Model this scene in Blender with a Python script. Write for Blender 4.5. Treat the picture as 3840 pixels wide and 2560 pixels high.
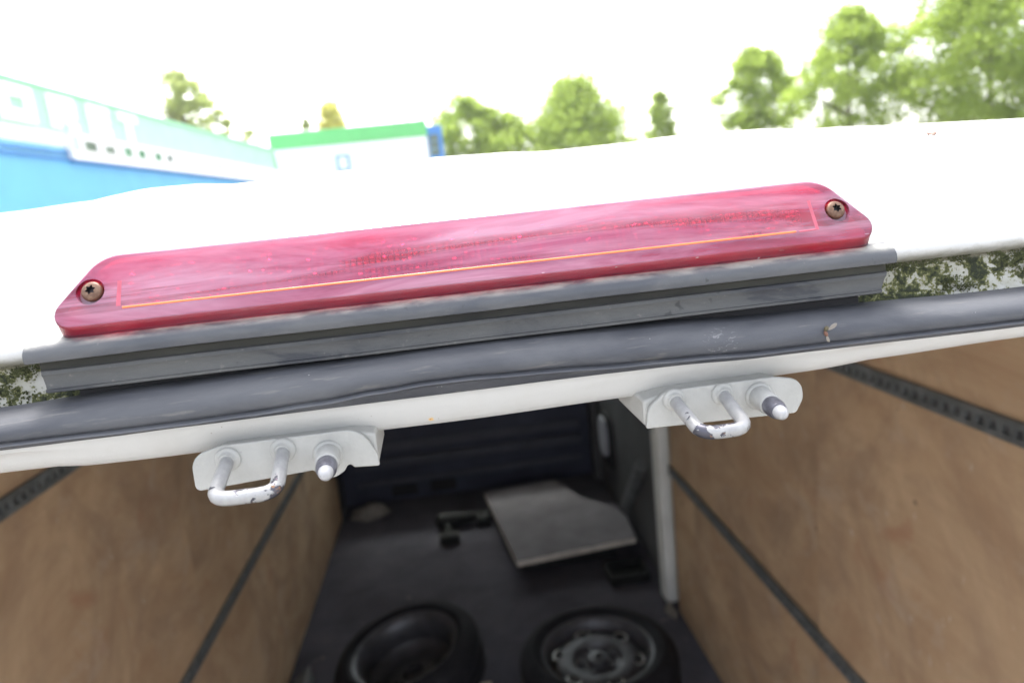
import bpy, bmesh, math, random
from mathutils import Vector, Matrix, noise
from mathutils.geometry import delaunay_2d_cdt
R = math.radians
random.seed(7)
S = bpy.context.scene
for _o in list(bpy.data.objects): bpy.data.objects.remove(_o)
COL = S.collection
H = 2.52                                   # height of the camera above the ground, metres

# ------------------------------------------------------------------ camera
cam_d = bpy.data.cameras.new('camera'); cam = bpy.data.objects.new('camera', cam_d); COL.objects.link(cam)
_fw = Vector((0.07743, 0.97815, -0.19293)); _rt = Vector((0.98983, -0.09858, -0.10256)); _up = Vector((0.11934, 0.18302, 0.97584))
_m = Matrix((_rt, _up, -_fw)).transposed().to_4x4(); _m.translation = Vector((0, 0, H)); cam.matrix_world = _m
cam_d.sensor_width = 36; cam_d.lens = 24.0; cam_d.clip_start = 0.01; cam_d.clip_end = 2000
cam_d.dof.use_dof = True; cam_d.dof.focus_distance = 0.300; cam_d.dof.aperture_fstop = 8.3
S.camera = cam

# ------------------------------------------------------------------ sky, sun, exposure
SUN_EL, SUN_AZ = R(60), R(352)             # azimuth clockwise from +Y: ahead of the camera, a little to the left
w = bpy.data.worlds.new('World'); S.world = w; w.use_nodes = True
nt = w.node_tree; bg = nt.nodes['Background']
sky = nt.nodes.new('ShaderNodeTexSky'); sky.sky_type = 'NISHITA'; sky.sun_disc = False
sky.sun_elevation = SUN_EL; sky.sun_rotation = SUN_AZ; sky.dust_density = 4.0; sky.air_density = 1.0; sky.ozone_density = 1.0
hs = nt.nodes.new('ShaderNodeHueSaturation'); hs.inputs['Saturation'].default_value = 0.30   # thin overcast: nearly white
nt.links.new(sky.outputs[0], hs.inputs['Color']); nt.links.new(hs.outputs[0], bg.inputs['Color'])
bg.inputs['Strength'].default_value = 0.14
sd = bpy.data.lights.new('sun', 'SUN'); sun = bpy.data.objects.new('sun', sd); COL.objects.link(sun)
sd.energy = 1.5; sd.angle = R(20); sd.color = (1.0, 0.96, 0.90)
_d = Vector((math.sin(SUN_AZ) * math.cos(SUN_EL), math.cos(SUN_AZ) * math.cos(SUN_EL), math.sin(SUN_EL)))
sun.rotation_euler = _d.to_track_quat('Z', 'Y').to_euler(); sun.location = (0, -5, 20)
vs = S.view_settings; vs.view_transform = 'Standard'; vs.look = 'None'; vs.gamma = 1; vs.use_curve_mapping = False
vs.exposure = 2.4
S.cycles.transparent_max_bounces = 16; S.cycles.max_bounces = 12; S.cycles.diffuse_bounces = 8

# ------------------------------------------------------------------ material helpers
MATS = {}
class NT:
    def __init__(s, name):
        s.m = bpy.data.materials.new(name); s.m.use_nodes = True; s.t = s.m.node_tree
        s.p = s.t.nodes['Principled BSDF']; s.out = s.t.nodes['Material Output']; MATS[name] = s.m
        s.tc = None
    def n(s, typ, **kw):
        nd = s.t.nodes.new(typ)
        for k, v in kw.items(): setattr(nd, k, v)
        return nd
    def l(s, a, b): s.t.links.new(a, b)
    def coord(s, scale=(1, 1, 1), loc=(0, 0, 0), world=False):
        if world:
            src = s.n('ShaderNodeNewGeometry').outputs['Position']
        else:
            src = s.n('ShaderNodeTexCoord').outputs['Object']
        mp = s.n('ShaderNodeMapping'); s.l(src, mp.inputs['Vector'])
        mp.inputs['Scale'].default_value = scale; mp.inputs['Location'].default_value = loc
        return mp.outputs[0]
    def noise(s, vec, scale, detail=4, rough=0.55, dist=0.0):
        nd = s.n('ShaderNodeTexNoise'); s.l(vec, nd.inputs['Vector'])
        nd.inputs['Scale'].default_value = scale; nd.inputs['Detail'].default_value = detail
        nd.inputs['Roughness'].default_value = rough; nd.inputs['Distortion'].default_value = dist
        return nd.outputs['Fac']
    def ramp(s, fac, stops):
        nd = s.n('ShaderNodeValToRGB'); s.l(fac, nd.inputs[0]); cr = nd.color_ramp
        while len(cr.elements) < len(stops): cr.elements.new(0.5)
        for e, (p, c) in zip(cr.elements, stops):
            e.position = p; e.color = (c, c, c, 1) if isinstance(c, (int, float)) else (*c, 1)
        return nd.outputs['Color']
    def mix(s, fac, a, b):
        nd = s.n('ShaderNodeMix', data_type='RGBA')
        for sock, v in ((nd.inputs[0], fac), (nd.inputs[6], a), (nd.inputs[7], b)):
            if isinstance(v, (int, float)): sock.default_value = v
            elif isinstance(v, tuple): sock.default_value = (*v, 1)
            else: s.l(v, sock)
        return nd.outputs[2]
    def math(s, op, a, b=0.0):
        nd = s.n('ShaderNodeMath', operation=op)
        for sock, v in ((nd.inputs[0], a), (nd.inputs[1], b)):
            if isinstance(v, (int, float)): sock.default_value = v
            else: s.l(v, sock)
        return nd.outputs[0]
    def bump(s, h, dist, strength=1.0):
        nd = s.n('ShaderNodeBump'); s.l(h, nd.inputs['Height']); nd.inputs['Distance'].default_value = dist
        nd.inputs['Strength'].default_value = strength; s.l(nd.outputs[0], s.p.inputs['Normal']); return nd.outputs[0]
    def set(s, **kw):
        for k, v in kw.items():
            sock = s.p.inputs[k.replace('_', ' ')]
            if isinstance(v, (int, float)): sock.default_value = v
            elif isinstance(v, tuple): sock.default_value = (*v, 1)
            else: s.l(v, sock)
        return s
    def spot(s, pos, radius, vec=None):      # 1 inside a ragged spot round a world position
        g = s.n('ShaderNodeNewGeometry').outputs['Position']
        nz = s.n('ShaderNodeTexNoise'); s.l(g, nz.inputs['Vector']); nz.inputs['Scale'].default_value = 0.8 / radius
        d = s.n('ShaderNodeVectorMath', operation='DISTANCE'); s.l(g, d.inputs[0]); d.inputs[1].default_value = pos
        v = s.math('ADD', s.math('DIVIDE', d.outputs['Value'], radius), s.math('MULTIPLY', nz.outputs['Fac'], 0.9))
        return s.ramp(v, [(0.75, 1.0), (1.0, 0.0)])

def simple(name, col, rough=0.6, metal=0.0, var=0.15, scale=6.0, bump=0.0):
    k = NT(name); v = k.coord()
    f = k.noise(v, scale, 5)
    c = k.mix(k.ramp(f, [(0.3, 0.0), (0.7, 1.0)]), tuple(x * (1 - var) for x in col), tuple(min(1, x * (1 + var)) for x in col))
    k.set(Base_Color=c, Roughness=rough, Metallic=metal)
    if bump: k.bump(k.noise(v, scale * 8, 4), bump)
    return k.m

# white van paint: faint film of dirt, small specks, one rust spot on the header
k = NT('white_paint'); v = k.coord(world=True)
dirt = k.ramp(k.noise(v, 26, 6, 0.62), [(0.50, 0.0), (0.80, 0.45)])
spk = k.ramp(k.noise(v, 420, 2, 0.5), [(0.755, 0.0), (0.79, 0.8)])
c = k.mix(dirt, (0.53, 0.53, 0.522), (0.43, 0.42, 0.385)); c = k.mix(spk, c, (0.30, 0.27, 0.22))
zz_ = k.n('ShaderNodeSeparateXYZ'); k.l(k.n('ShaderNodeNewGeometry').outputs['Position'], zz_.inputs[0])
yy_ = k.ramp(k.math('DIVIDE', k.math('SUBTRACT', zz_.outputs['Y'], 0.30), 0.05), [(0.0, 1.0), (1.0, 0.0)])
edge = k.ramp(k.math('ADD', k.math('DIVIDE', k.math('SUBTRACT', zz_.outputs['Z'], H - 0.0560), 0.030), k.math('MULTIPLY', k.math('SUBTRACT', k.noise(k.coord((0.5, 1, 1), world=True), 130, 5, 0.7), 0.5), 0.35)), [(0.02, 0.0), (0.10, 0.9), (0.40, 0.8), (0.55, 0.0)])
c = k.mix(k.math('MULTIPLY', edge, yy_), c, (0.20, 0.185, 0.125))      # algae film creeping over the roof lip
rs = (-0.0163, 0.2930, H - 0.0887)
c = k.mix(k.spot(rs, 0.0026), c, (0.72, 0.50, 0.22)); c = k.mix(k.spot(rs, 0.0014), c, (0.42, 0.14, 0.03))
k.set(Base_Color=c, Roughness=0.38, Coat_Weight=0.15)
k.bump(k.noise(v, 900, 3), 0.00008)

# gutter paint overgrown with algae
k = NT('algae_paint'); v = k.coord((1, 1, 1), world=True); v2 = k.coord((0.8, 1.6, 1.3), world=True)
big = k.noise(v2, 55, 4, 0.65, 0.7); fine = k.noise(v, 320, 4, 0.65, 0.3)
msk = k.math('ADD', k.math('MULTIPLY', big, 0.62), k.math('MULTIPLY', fine, 0.38))
sz = k.n('ShaderNodeSeparateXYZ'); k.l(k.n('ShaderNodeNewGeometry').outputs['Position'], sz.inputs[0])
hz = k.ramp(k.math('DIVIDE', k.math('SUBTRACT', sz.outputs['Z'], H - 0.065), 0.028), [(0.2, 0.0), (0.95, 0.11)])
msk = k.math('ADD', msk, hz)
pale = k.mix(k.ramp(k.noise(v, 90, 5), [(0.35, 0.0), (0.7, 1.0)]), (0.50, 0.50, 0.475), (0.34, 0.33, 0.25))
grit = k.noise(v, 620, 3, 0.6)
msk = k.math('ADD', msk, k.math('MULTIPLY', k.math('SUBTRACT', grit, 0.5), 0.16))
c = k.mix(k.ramp(k.noise(v, 480, 3, 0.6), [(0.62, 0.0), (0.68, 0.8)]), pale, (0.10, 0.10, 0.05))
c = k.mix(k.ramp(msk, [(0.500, 0.0), (0.515, 1.0)]), c, (0.20, 0.20, 0.075))
c = k.mix(k.ramp(msk, [(0.520, 0.0), (0.540, 1.0)]), c, (0.075, 0.085, 0.033))
c = k.mix(k.ramp(msk, [(0.560, 0.0), (0.59, 1.0)]), c, (0.026, 0.032, 0.017))
lipd = k.ramp(k.math('ADD', k.math('DIVIDE', k.math('SUBTRACT', sz.outputs['Z'], H - 0.0475), 0.0035), k.math('MULTIPLY', grit, 0.6)), [(0.45, 0.0), (1.1, 0.85)])
c = k.mix(lipd, c, (0.20, 0.185, 0.135))
k.set(Base_Color=c, Roughness=0.85); k.bump(k.ramp(msk, [(0.48, 0.0), (0.62, 1.0)]), 0.0009)

# grey plastic trim, chalky and dusty
k = NT('grey_trim'); v = k.coord((0.35, 1, 1), world=True); vv = k.coord((1, 1, 1), world=True)
f = k.noise(v, 60, 6, 0.6, 0.6); du = k.ramp(f, [(0.42, 0.0), (0.62, 1.0)])
c = k.mix(du, (0.058, 0.063, 0.076), (0.090, 0.093, 0.101))
c = k.mix(k.ramp(k.noise(vv, 300, 4, 0.6), [(0.66, 0.0), (0.78, 0.5)]), c, (0.30, 0.29, 0.26))
c = k.mix(k.ramp(k.noise(vv, 170, 2, 0.5), [(0.24, 0.75), (0.30, 0.0)]), c, (0.02, 0.021, 0.024))
nrm = k.n('ShaderNodeSeparateXYZ'); k.l(k.n('ShaderNodeNewGeometry').outputs['Normal'], nrm.inputs[0])
settle = k.math('MULTIPLY', k.ramp(nrm.outputs['Z'], [(0.55, 0.0), (0.95, 0.8)]), k.ramp(k.noise(v, 170, 4, 0.6), [(0.40, 0.1), (0.62, 1.0)]))
c = k.mix(settle, c, (0.42, 0.41, 0.36))             # dust and grit that settles on upward faces
k.set(Base_Color=c, Roughness=k.ramp(f, [(0.3, 0.36), (0.7, 0.55)])); k.bump(k.noise(vv, 700, 4), 0.00012)

# rubber of the trim's lower strip: dustier, with water marks
k = NT('dusty_rubber'); v = k.coord((0.22, 1, 1), world=True); vv = k.coord(world=True)
f = k.noise(v, 45, 7, 0.62, 1.2)
c = k.mix(k.ramp(f, [(0.41, 0.0), (0.455, 0.60), (0.62, 1.0)]), (0.020, 0.022, 0.028), (0.068, 0.069, 0.068))
c = k.mix(k.ramp(k.noise(vv, 260, 5, 0.65), [(0.62, 0.0), (0.76, 0.45)]), c, (0.22, 0.21, 0.18))
c = k.mix(k.ramp(k.noise(vv, 130, 2, 0.5), [(0.25, 0.8), (0.30, 0.0)]), c, (0.012, 0.012, 0.015))
k.set(Base_Color=c, Roughness=0.55); k.bump(k.noise(vv, 600, 4), 0.00015)

# green-stained dirt in the groove of the trim
k = NT('groove_dirt'); v = k.coord((0.25, 1, 1), world=True)
k.set(Base_Color=k.mix(k.ramp(k.noise(v, 60, 5), [(0.35, 0.0), (0.65, 1.0)]), (0.018, 0.018, 0.018), (0.040, 0.040, 0.033)), Roughness=0.9)

# black rubber of the door seal
k = NT('seal_rubber'); v = k.coord((0.3, 1, 1), world=True); vv = k.coord(world=True)
f = k.noise(v, 30, 6, 0.6, 0.8)
c = k.mix(k.ramp(f, [(0.38, 0.0), (0.68, 1.0)]), (0.050, 0.053, 0.064), (0.100, 0.103, 0.113))
c = k.mix(k.ramp(k.noise(k.coord((0.12, 1, 1), world=True), 330, 4, 0.6), [(0.61, 0.0), (0.72, 0.42)]), c, (0.19, 0.18, 0.165))
sc = k.math('MULTIPLY', k.spot((0.112, 0.2772, H - 0.0640), 0.017), k.ramp(k.noise(k.coord((0.6, 1, 1.4), world=True), 420, 3, 0.6, 1.5), [(0.57, 0.0), (0.65, 0.35)]))
c = k.mix(sc, c, (0.34, 0.34, 0.35))
c = k.mix(k.ramp(k.noise(vv, 520, 2, 0.5), [(0.775, 0.0), (0.80, 0.8)]), c, (0.36, 0.35, 0.34))
k.set(Base_Color=c, Roughness=k.ramp(f, [(0.3, 0.48), (0.7, 0.64)]), Specular_IOR_Level=0.45)
k.bump(k.noise(k.coord((0.5, 1, 1), world=True), 420, 5, 0.65), 0.00022)

# red lens: tinted clear plastic, glossy, sky reflection and some dirt painted in as pale streaks
k = NT('red_lens'); t = k.t; v = k.coord((0.16, 1, 1), loc=(0.31, 0, 0.02)); v2 = k.coord((0.05, 1, 1)); vv = k.coord()
f1 = k.noise(v, 62, 5, 0.60, 0.9); f2 = k.noise(v2, 210, 4, 0.6, 0.2)
sheen = k.ramp(k.math('ADD', k.math('MULTIPLY', f1, 0.75), k.math('MULTIPLY', f2, 0.25)), [(0.36, 0.42), (0.45, 0.64), (0.60, 0.84)])
nz_ = k.n('ShaderNodeSeparateXYZ'); k.l(k.n('ShaderNodeNewGeometry').outputs['Normal'], nz_.inputs[0])
sheen = k.math('MULTIPLY', sheen, k.ramp(nz_.outputs['Z'], [(0.0, 0.22), (0.42, 1.0)]))      # painted reflection fades on faces turned down, keeping the lower lip dark
spz = k.n('ShaderNodeSeparateXYZ'); k.l(k.n('ShaderNodeTexCoord').outputs['Object'], spz.inputs[0])
sheen = k.math('MULTIPLY', sheen, k.ramp(k.math('ADD', k.math('MULTIPLY', spz.outputs['Z'], 30.0), k.math('MULTIPLY', k.noise(k.coord((0.3, 1, 1)), 24, 3), 0.9)), [(0.22, 0.82), (0.72, 1.0)]))  # painted reflection grows stronger towards the top of the lens
streak = k.math('MULTIPLY', k.ramp(k.noise(k.coord((0.055, 1, 1), loc=(0.013, 0.0, 0.0)), 80, 4, 0.62, 1.6), [(0.50, 0.0), (0.62, 0.62)]),
                k.ramp(k.math('DIVIDE', k.math('ADD', spz.outputs['Z'], 0.012), 0.026), [(0.10, 0.0), (0.35, 1.0), (0.72, 1.0), (0.95, 0.0)]))
sheen = k.math('MULTIPLY', sheen, k.math('SUBTRACT', 1.0, streak))                              # gaps in the painted reflection that show the prisms
sheen = k.math('MULTIPLY', sheen, k.ramp(k.math('DIVIDE', k.math('ADD', spz.outputs['X'], 0.18), 0.36), [(0.60, 1.0), (0.82, 0.80)]))
chips = k.math('MULTIPLY', k.ramp(k.noise(k.coord((0.25, 1, 1)), 430, 2, 0.5), [(0.735, 0.0), (0.755, 0.8)]), k.ramp(k.math('DIVIDE', k.math('ADD', spz.outputs['Z'], 0.0145), 0.010), [(0.0, 0.0), (0.12, 1.0), (0.62, 1.0), (0.9, 0.0)]))
grime = k.math('MULTIPLY', k.ramp(k.math('DIVIDE', k.math('ADD', spz.outputs['Z'], 0.020), 0.012), [(0.0, 1.0), (0.55, 0.0)]),
               k.ramp(k.noise(k.coord((0.5, 1, 1)), 260, 5, 0.7), [(0.35, 0.25), (0.6, 1.0)]))
bn = k.n('ShaderNodeBump'); bn.inputs['Distance'].default_value = 0.0004; bn.inputs['Strength'].default_value = 0.35
k.l(k.noise(v2, 120, 3), bn.inputs['Height'])
tr = k.n('ShaderNodeBsdfTransparent'); tr.inputs[0].default_value = (0.90, 0.12, 0.25, 1)
df = k.n('ShaderNodeBsdfDiffuse')
k.l(k.mix(k.ramp(f1, [(0.35, 0.0), (0.65, 1.0)]), (0.36, 0.095, 0.195), (0.47, 0.265, 0.36)), df.inputs[0])
gr = k.n('ShaderNodeBsdfDiffuse'); gr.inputs[0].default_value = (0.105, 0.020, 0.028, 1)
gl = k.n('ShaderNodeBsdfGlossy'); gl.inputs['Roughness'].default_value = 0.12; k.l(bn.outputs[0], gl.inputs['Normal'])
fr = k.n('ShaderNodeFresnel'); fr.inputs['IOR'].default_value = 1.55
def mixsh(fac, a, b):
    m_ = k.n('ShaderNodeMixShader')
    if isinstance(fac, (int, float)): m_.inputs[0].default_value = fac
    else: k.l(fac, m_.inputs[0])
    k.l(a, m_.inputs[1]); k.l(b, m_.inputs[2]); return m_.outputs[0]
sh = mixsh(sheen, tr.outputs[0], df.outputs[0]); sh = mixsh(grime, sh, gr.outputs[0]); wc = k.n('ShaderNodeBsdfDiffuse'); wc.inputs[0].default_value = (0.55, 0.42, 0.46, 1); sh = mixsh(chips, sh, wc.outputs[0]); sh = mixsh(fr.outputs[0], sh, gl.outputs[0])
k.l(sh, k.out.inputs['Surface'])

simple('lamp_housing', (0.42, 0.12, 0.17), 0.5, 0, 0.2, 60)
simple('lamp_reflector', (0.95, 0.55, 0.60), 0.25, 0.35, 0.15, 200)
simple('amber_glow', (0.85, 0.195, 0.055), 0.35, 0, 0.12, 90)
simple('red_edge', (0.44, 0.085, 0.13), 0.35, 0, 0.15, 90)
simple('screw_socket', (0.30, 0.23, 0.28), 0.55, 0, 0.25, 300)
k = NT('rusty_screw'); v = k.coord()
f = k.noise(v, 500, 5, 0.65)
k.set(Base_Color=k.mix(k.ramp(f, [(0.35, 0.0), (0.65, 1.0)]), (0.105, 0.052, 0.033), (0.20, 0.122, 0.08)), Roughness=0.5, Metallic=0.35); k.bump(f, 0.0001)
simple('screw_recess', (0.035, 0.03, 0.035), 0.5, 0.3, 0.3, 400)

# painted steel of the striker plates and worn loops
k = NT('plate_paint'); v = k.coord(world=True)
f = k.noise(v, 60, 6, 0.65)
c = k.mix(k.ramp(f, [(0.40, 0.0), (0.75, 0.6)]), (0.40, 0.40, 0.385), (0.27, 0.27, 0.258))
c = k.mix(k.ramp(k.noise(v, 330, 3, 0.5), [(0.72, 0.0), (0.77, 0.8)]), c, (0.30, 0.29, 0.30))
k.set(Base_Color=c, Roughness=0.45); k.bump(k.noise(v, 500, 4), 0.0002)
k = NT('worn_loop'); v = k.coord(world=True)
f = k.noise(v, 95, 4, 0.6, 0.6); g = k.noise(v, 260, 4, 0.6)
sy = k.n('ShaderNodeSeparateXYZ'); k.l(k.n('ShaderNodeNewGeometry').outputs['Position'], sy.inputs[0])
near = k.ramp(k.math('DIVIDE', k.math('SUBTRACT', 0.2615, sy.outputs['Y']), 0.005), [(0.0, 0.0), (1.0, 0.16)])   # paint rubbed off where the latch closes
bare = k.ramp(k.math('ADD', f, near), [(0.685, 0.0), (0.70, 1.0)])
c = k.mix(k.ramp(g, [(0.3, 0.0), (0.7, 1.0)]), (0.30, 0.30, 0.305), (0.38, 0.38, 0.38))
met = k.mix(k.ramp(g, [(0.60, 0.0), (0.66, 1.0)]), (0.085, 0.085, 0.105), (0.30, 0.17, 0.095))
k.set(Base_Color=k.mix(bare, c, met), Metallic=k.math('ADD', 0.25, k.math('MULTIPLY', bare, 0.4)), Roughness=0.36)
k.bump(k.math('SUBTRACT', 1.0, bare), 0.0002)
simple('pin_plastic', (0.36, 0.36, 0.37), 0.35, 0, 0.05, 50)
simple('pin_steel', (0.14, 0.14, 0.17), 0.35, 0.5, 0.45, 260, 0.0001)

# plywood lining
def plywood(name, m):
    k = NT(name); v = k.coord((1.0, 0.7, 1.2)); vv = k.coord()
    f = k.noise(v, 3.2, 6, 0.62, 1.4); g = k.noise(k.coord((1, 0.2, 2.2)), 14, 6, 0.65, 0.7)
    q = lambda *c_: tuple(x * m for x in c_)
    c = k.mix(k.ramp(f, [(0.30, 0.0), (0.70, 1.0)]), q(0.43, 0.275, 0.165), q(0.66, 0.475, 0.30))
    c = k.mix(k.ramp(g, [(0.40, 0.0), (0.70, 0.30)]), c, q(0.42, 0.27, 0.165))
    c = k.mix(k.ramp(k.noise(vv, 16, 4, 0.6), [(0.67, 0.0), (0.75, 0.75)]), c, q(0.66, 0.56, 0.46))
    c = k.mix(k.ramp(k.noise(vv, 5, 4, 0.6, 1.0), [(0.60, 0.0), (0.75, 0.55)]), c, q(0.42, 0.20, 0.12))
    c = k.mix(k.ramp(k.noise(vv, 22, 2, 0.5), [(0.22, 0.7), (0.27, 0.0)]), c, q(0.14, 0.10, 0.07))
    c = k.mix(k.ramp(k.noise(vv, 2.3, 6, 0.68, 0.8), [(0.46, 0.0), (0.62, 0.55)]), c, q(0.31, 0.21, 0.145))
    c = k.mix(k.ramp(k.noise(vv, 6.5, 5, 0.7, 0.5), [(0.56, 0.0), (0.70, 0.45)]), c, q(0.55, 0.44, 0.34))
    c = k.mix(k.ramp(k.noise(k.coord((1, 2.2, 0.6)), 30, 3, 0.6), [(0.70, 0.0), (0.76, 0.7)]), c, q(0.72, 0.64, 0.55))
    k.set(Base_Color=c, Roughness=0.7); k.bump(g, 0.0006)
plywood('plywood', 1.0); plywood('plywood_dark', 0.93)
simple('rail_steel', (0.165, 0.175, 0.18), 0.5, 0.35, 0.3, 30)
simple('rail_dark', (0.07, 0.07, 0.072), 0.8, 0, 0.2, 20)
k = NT('carpet'); v = k.coord()
f = k.noise(v, 3, 6, 0.65, 0.4)
c = k.mix(k.ramp(f, [(0.3, 0.0), (0.7, 1.0)]), (0.058, 0.056, 0.070), (0.100, 0.096, 0.113))
c = k.mix(k.ramp(k.noise(v, 11, 4, 0.6), [(0.66, 0.0), (0.76, 0.6)]), c, (0.23, 0.215, 0.20))
k.set(Base_Color=c, Roughness=0.95); k.bump(k.noise(v, 90, 4), 0.003)
simple('navy_panel', (0.038, 0.041, 0.064), 0.55, 0, 0.2, 4)
simple('navy_ridge', (0.048, 0.050, 0.070), 0.55, 0, 0.2, 6)
simple('dark_slot', (0.014, 0.014, 0.018), 0.8, 0, 0.2, 6)
simple('post_grey', (0.66, 0.66, 0.64), 0.5, 0, 0.12, 5)
simple('door_grey', (0.075, 0.075, 0.080), 0.6, 0, 0.25, 5)
simple('handle_grey', (0.30, 0.31, 0.36), 0.5, 0, 0.1, 9)
simple('board_grey', (0.160, 0.150, 0.162), 0.75, 0, 0.18, 7)
simple('board_edge', (0.55, 0.50, 0.44), 0.8, 0, 0.2, 20)
simple('tyre_rubber', (0.014, 0.014, 0.017), 0.75, 0, 0.25, 20, 0.001)
simple('wheel_steel', (0.066, 0.066, 0.075), 0.42, 0.35, 0.25, 14)
simple('wheel_hole', (0.012, 0.012, 0.014), 0.9, 0, 0.2, 14)
simple('slot_highlight', (0.50, 0.50, 0.50), 0.35, 0.4, 0.2, 30)
simple('tool_black', (0.018, 0.019, 0.020), 0.6, 0, 0.3, 30)
simple('rag_cloth', (0.20, 0.18, 0.165), 0.95, 0, 0.25, 20, 0.003)
simple('block_wood', (0.34, 0.29, 0.22), 0.8, 0, 0.2, 20)
simple('white_body', (0.80, 0.80, 0.78), 0.4, 0, 0.03, 3)
simple('concrete_yard', (0.22, 0.215, 0.205), 0.9, 0, 0.2, 1.2, 0.004)
simple('blue_cladding', (0.12, 0.40, 0.66), 0.6, 0, 0.05, 0.8)
simple('light_blue_cladding', (0.24, 0.56, 0.72), 0.6, 0, 0.05, 0.8)
simple('deep_blue', (0.055, 0.21, 0.52), 0.6, 0, 0.08, 1)
simple('pale_green_cladding', (0.36, 0.72, 0.46), 0.6, 0, 0.05, 0.8)
simple('green_cladding', (0.13, 0.50, 0.16), 0.6, 0, 0.05, 0.8)
simple('white_render', (0.82, 0.82, 0.81), 0.7, 0, 0.02, 1)
simple('window_glass', (0.09, 0.13, 0.10), 0.12, 0, 0.4, 0.6)
simple('green_glass', (0.06, 0.21, 0.11), 0.12, 0, 0.3, 0.6)
simple('frame_blue', (0.16, 0.32, 0.44), 0.5, 0, 0.05, 2)
simple('mast_grey', (0.40, 0.46, 0.48), 0.5, 0.3, 0.1, 2)
simple('bark', (0.10, 0.075, 0.055), 0.9, 0, 0.25, 6, 0.01)
simple('insect_body', (0.085, 0.07, 0.035), 0.55, 0, 0.5, 900)
simple('insect_red', (0.16, 0.075, 0.05), 0.55, 0, 0.3, 900)
k = NT('insect_wing'); k.set(Base_Color=(0.33, 0.29, 0.24), Roughness=0.5, Alpha=0.6)
k = NT('clear_glass'); _t = k.n('ShaderNodeBsdfTransparent'); _t.inputs[0].default_value = (0.86, 0.90, 0.88, 1); _g = k.n('ShaderNodeBsdfGlossy'); _g.inputs['Roughness'].default_value = 0.02
_f = k.n('ShaderNodeFresnel'); _x = k.n('ShaderNodeMixShader'); k.l(_f.outputs[0], _x.inputs[0]); k.l(_t.outputs[0], _x.inputs[1]); k.l(_g.outputs[0], _x.inputs[2]); k.l(_x.outputs[0], k.out.inputs['Surface'])
simple('dry_leaf', (0.30, 0.19, 0.15), 0.8, 0, 0.3, 600)
simple('moss_green', (0.085, 0.095, 0.040), 0.95, 0, 0.5, 160, 0.0004)
def leafmat(name, a, b):
    k = NT(name); v = k.coord()
    f = k.noise(v, 0.55, 3, 0.6); g = k.noise(v, 3.0, 2)
    c = k.mix(k.ramp(k.math('ADD', k.math('MULTIPLY', f, 0.7), k.math('MULTIPLY', g, 0.3)), [(0.36, 0.0), (0.64, 1.0)]), a, b)
    d = k.n('ShaderNodeBsdfDiffuse'); k.l(c, d.inputs[0]); t_ = k.n('ShaderNodeBsdfTranslucent'); k.l(c, t_.inputs[0])
    m_ = k.n('ShaderNodeMixShader'); m_.inputs[0].default_value = 0.5
    k.l(d.outputs[0], m_.inputs[1]); k.l(t_.outputs[0], m_.inputs[2]); k.l(m_.outputs[0], k.out.inputs['Surface'])
for _n, _v in (('tyre_rubber', 0.15), ('carpet', 0.1), ('board_grey', 0.15), ('wheel_steel', 0.35), ('navy_panel', 0.3), ('tool_black', 0.2)): MATS[_n].node_tree.nodes['Principled BSDF'].inputs['Specular IOR Level'].default_value = _v
leafmat('leaf_green', (0.27, 0.36, 0.075), (0.38, 0.49, 0.10))
leafmat('leaf_olive', (0.31, 0.38, 0.11), (0.44, 0.50, 0.17))
leafmat('leaf_yellow', (0.56, 0.55, 0.14), (0.70, 0.66, 0.20))

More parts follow.
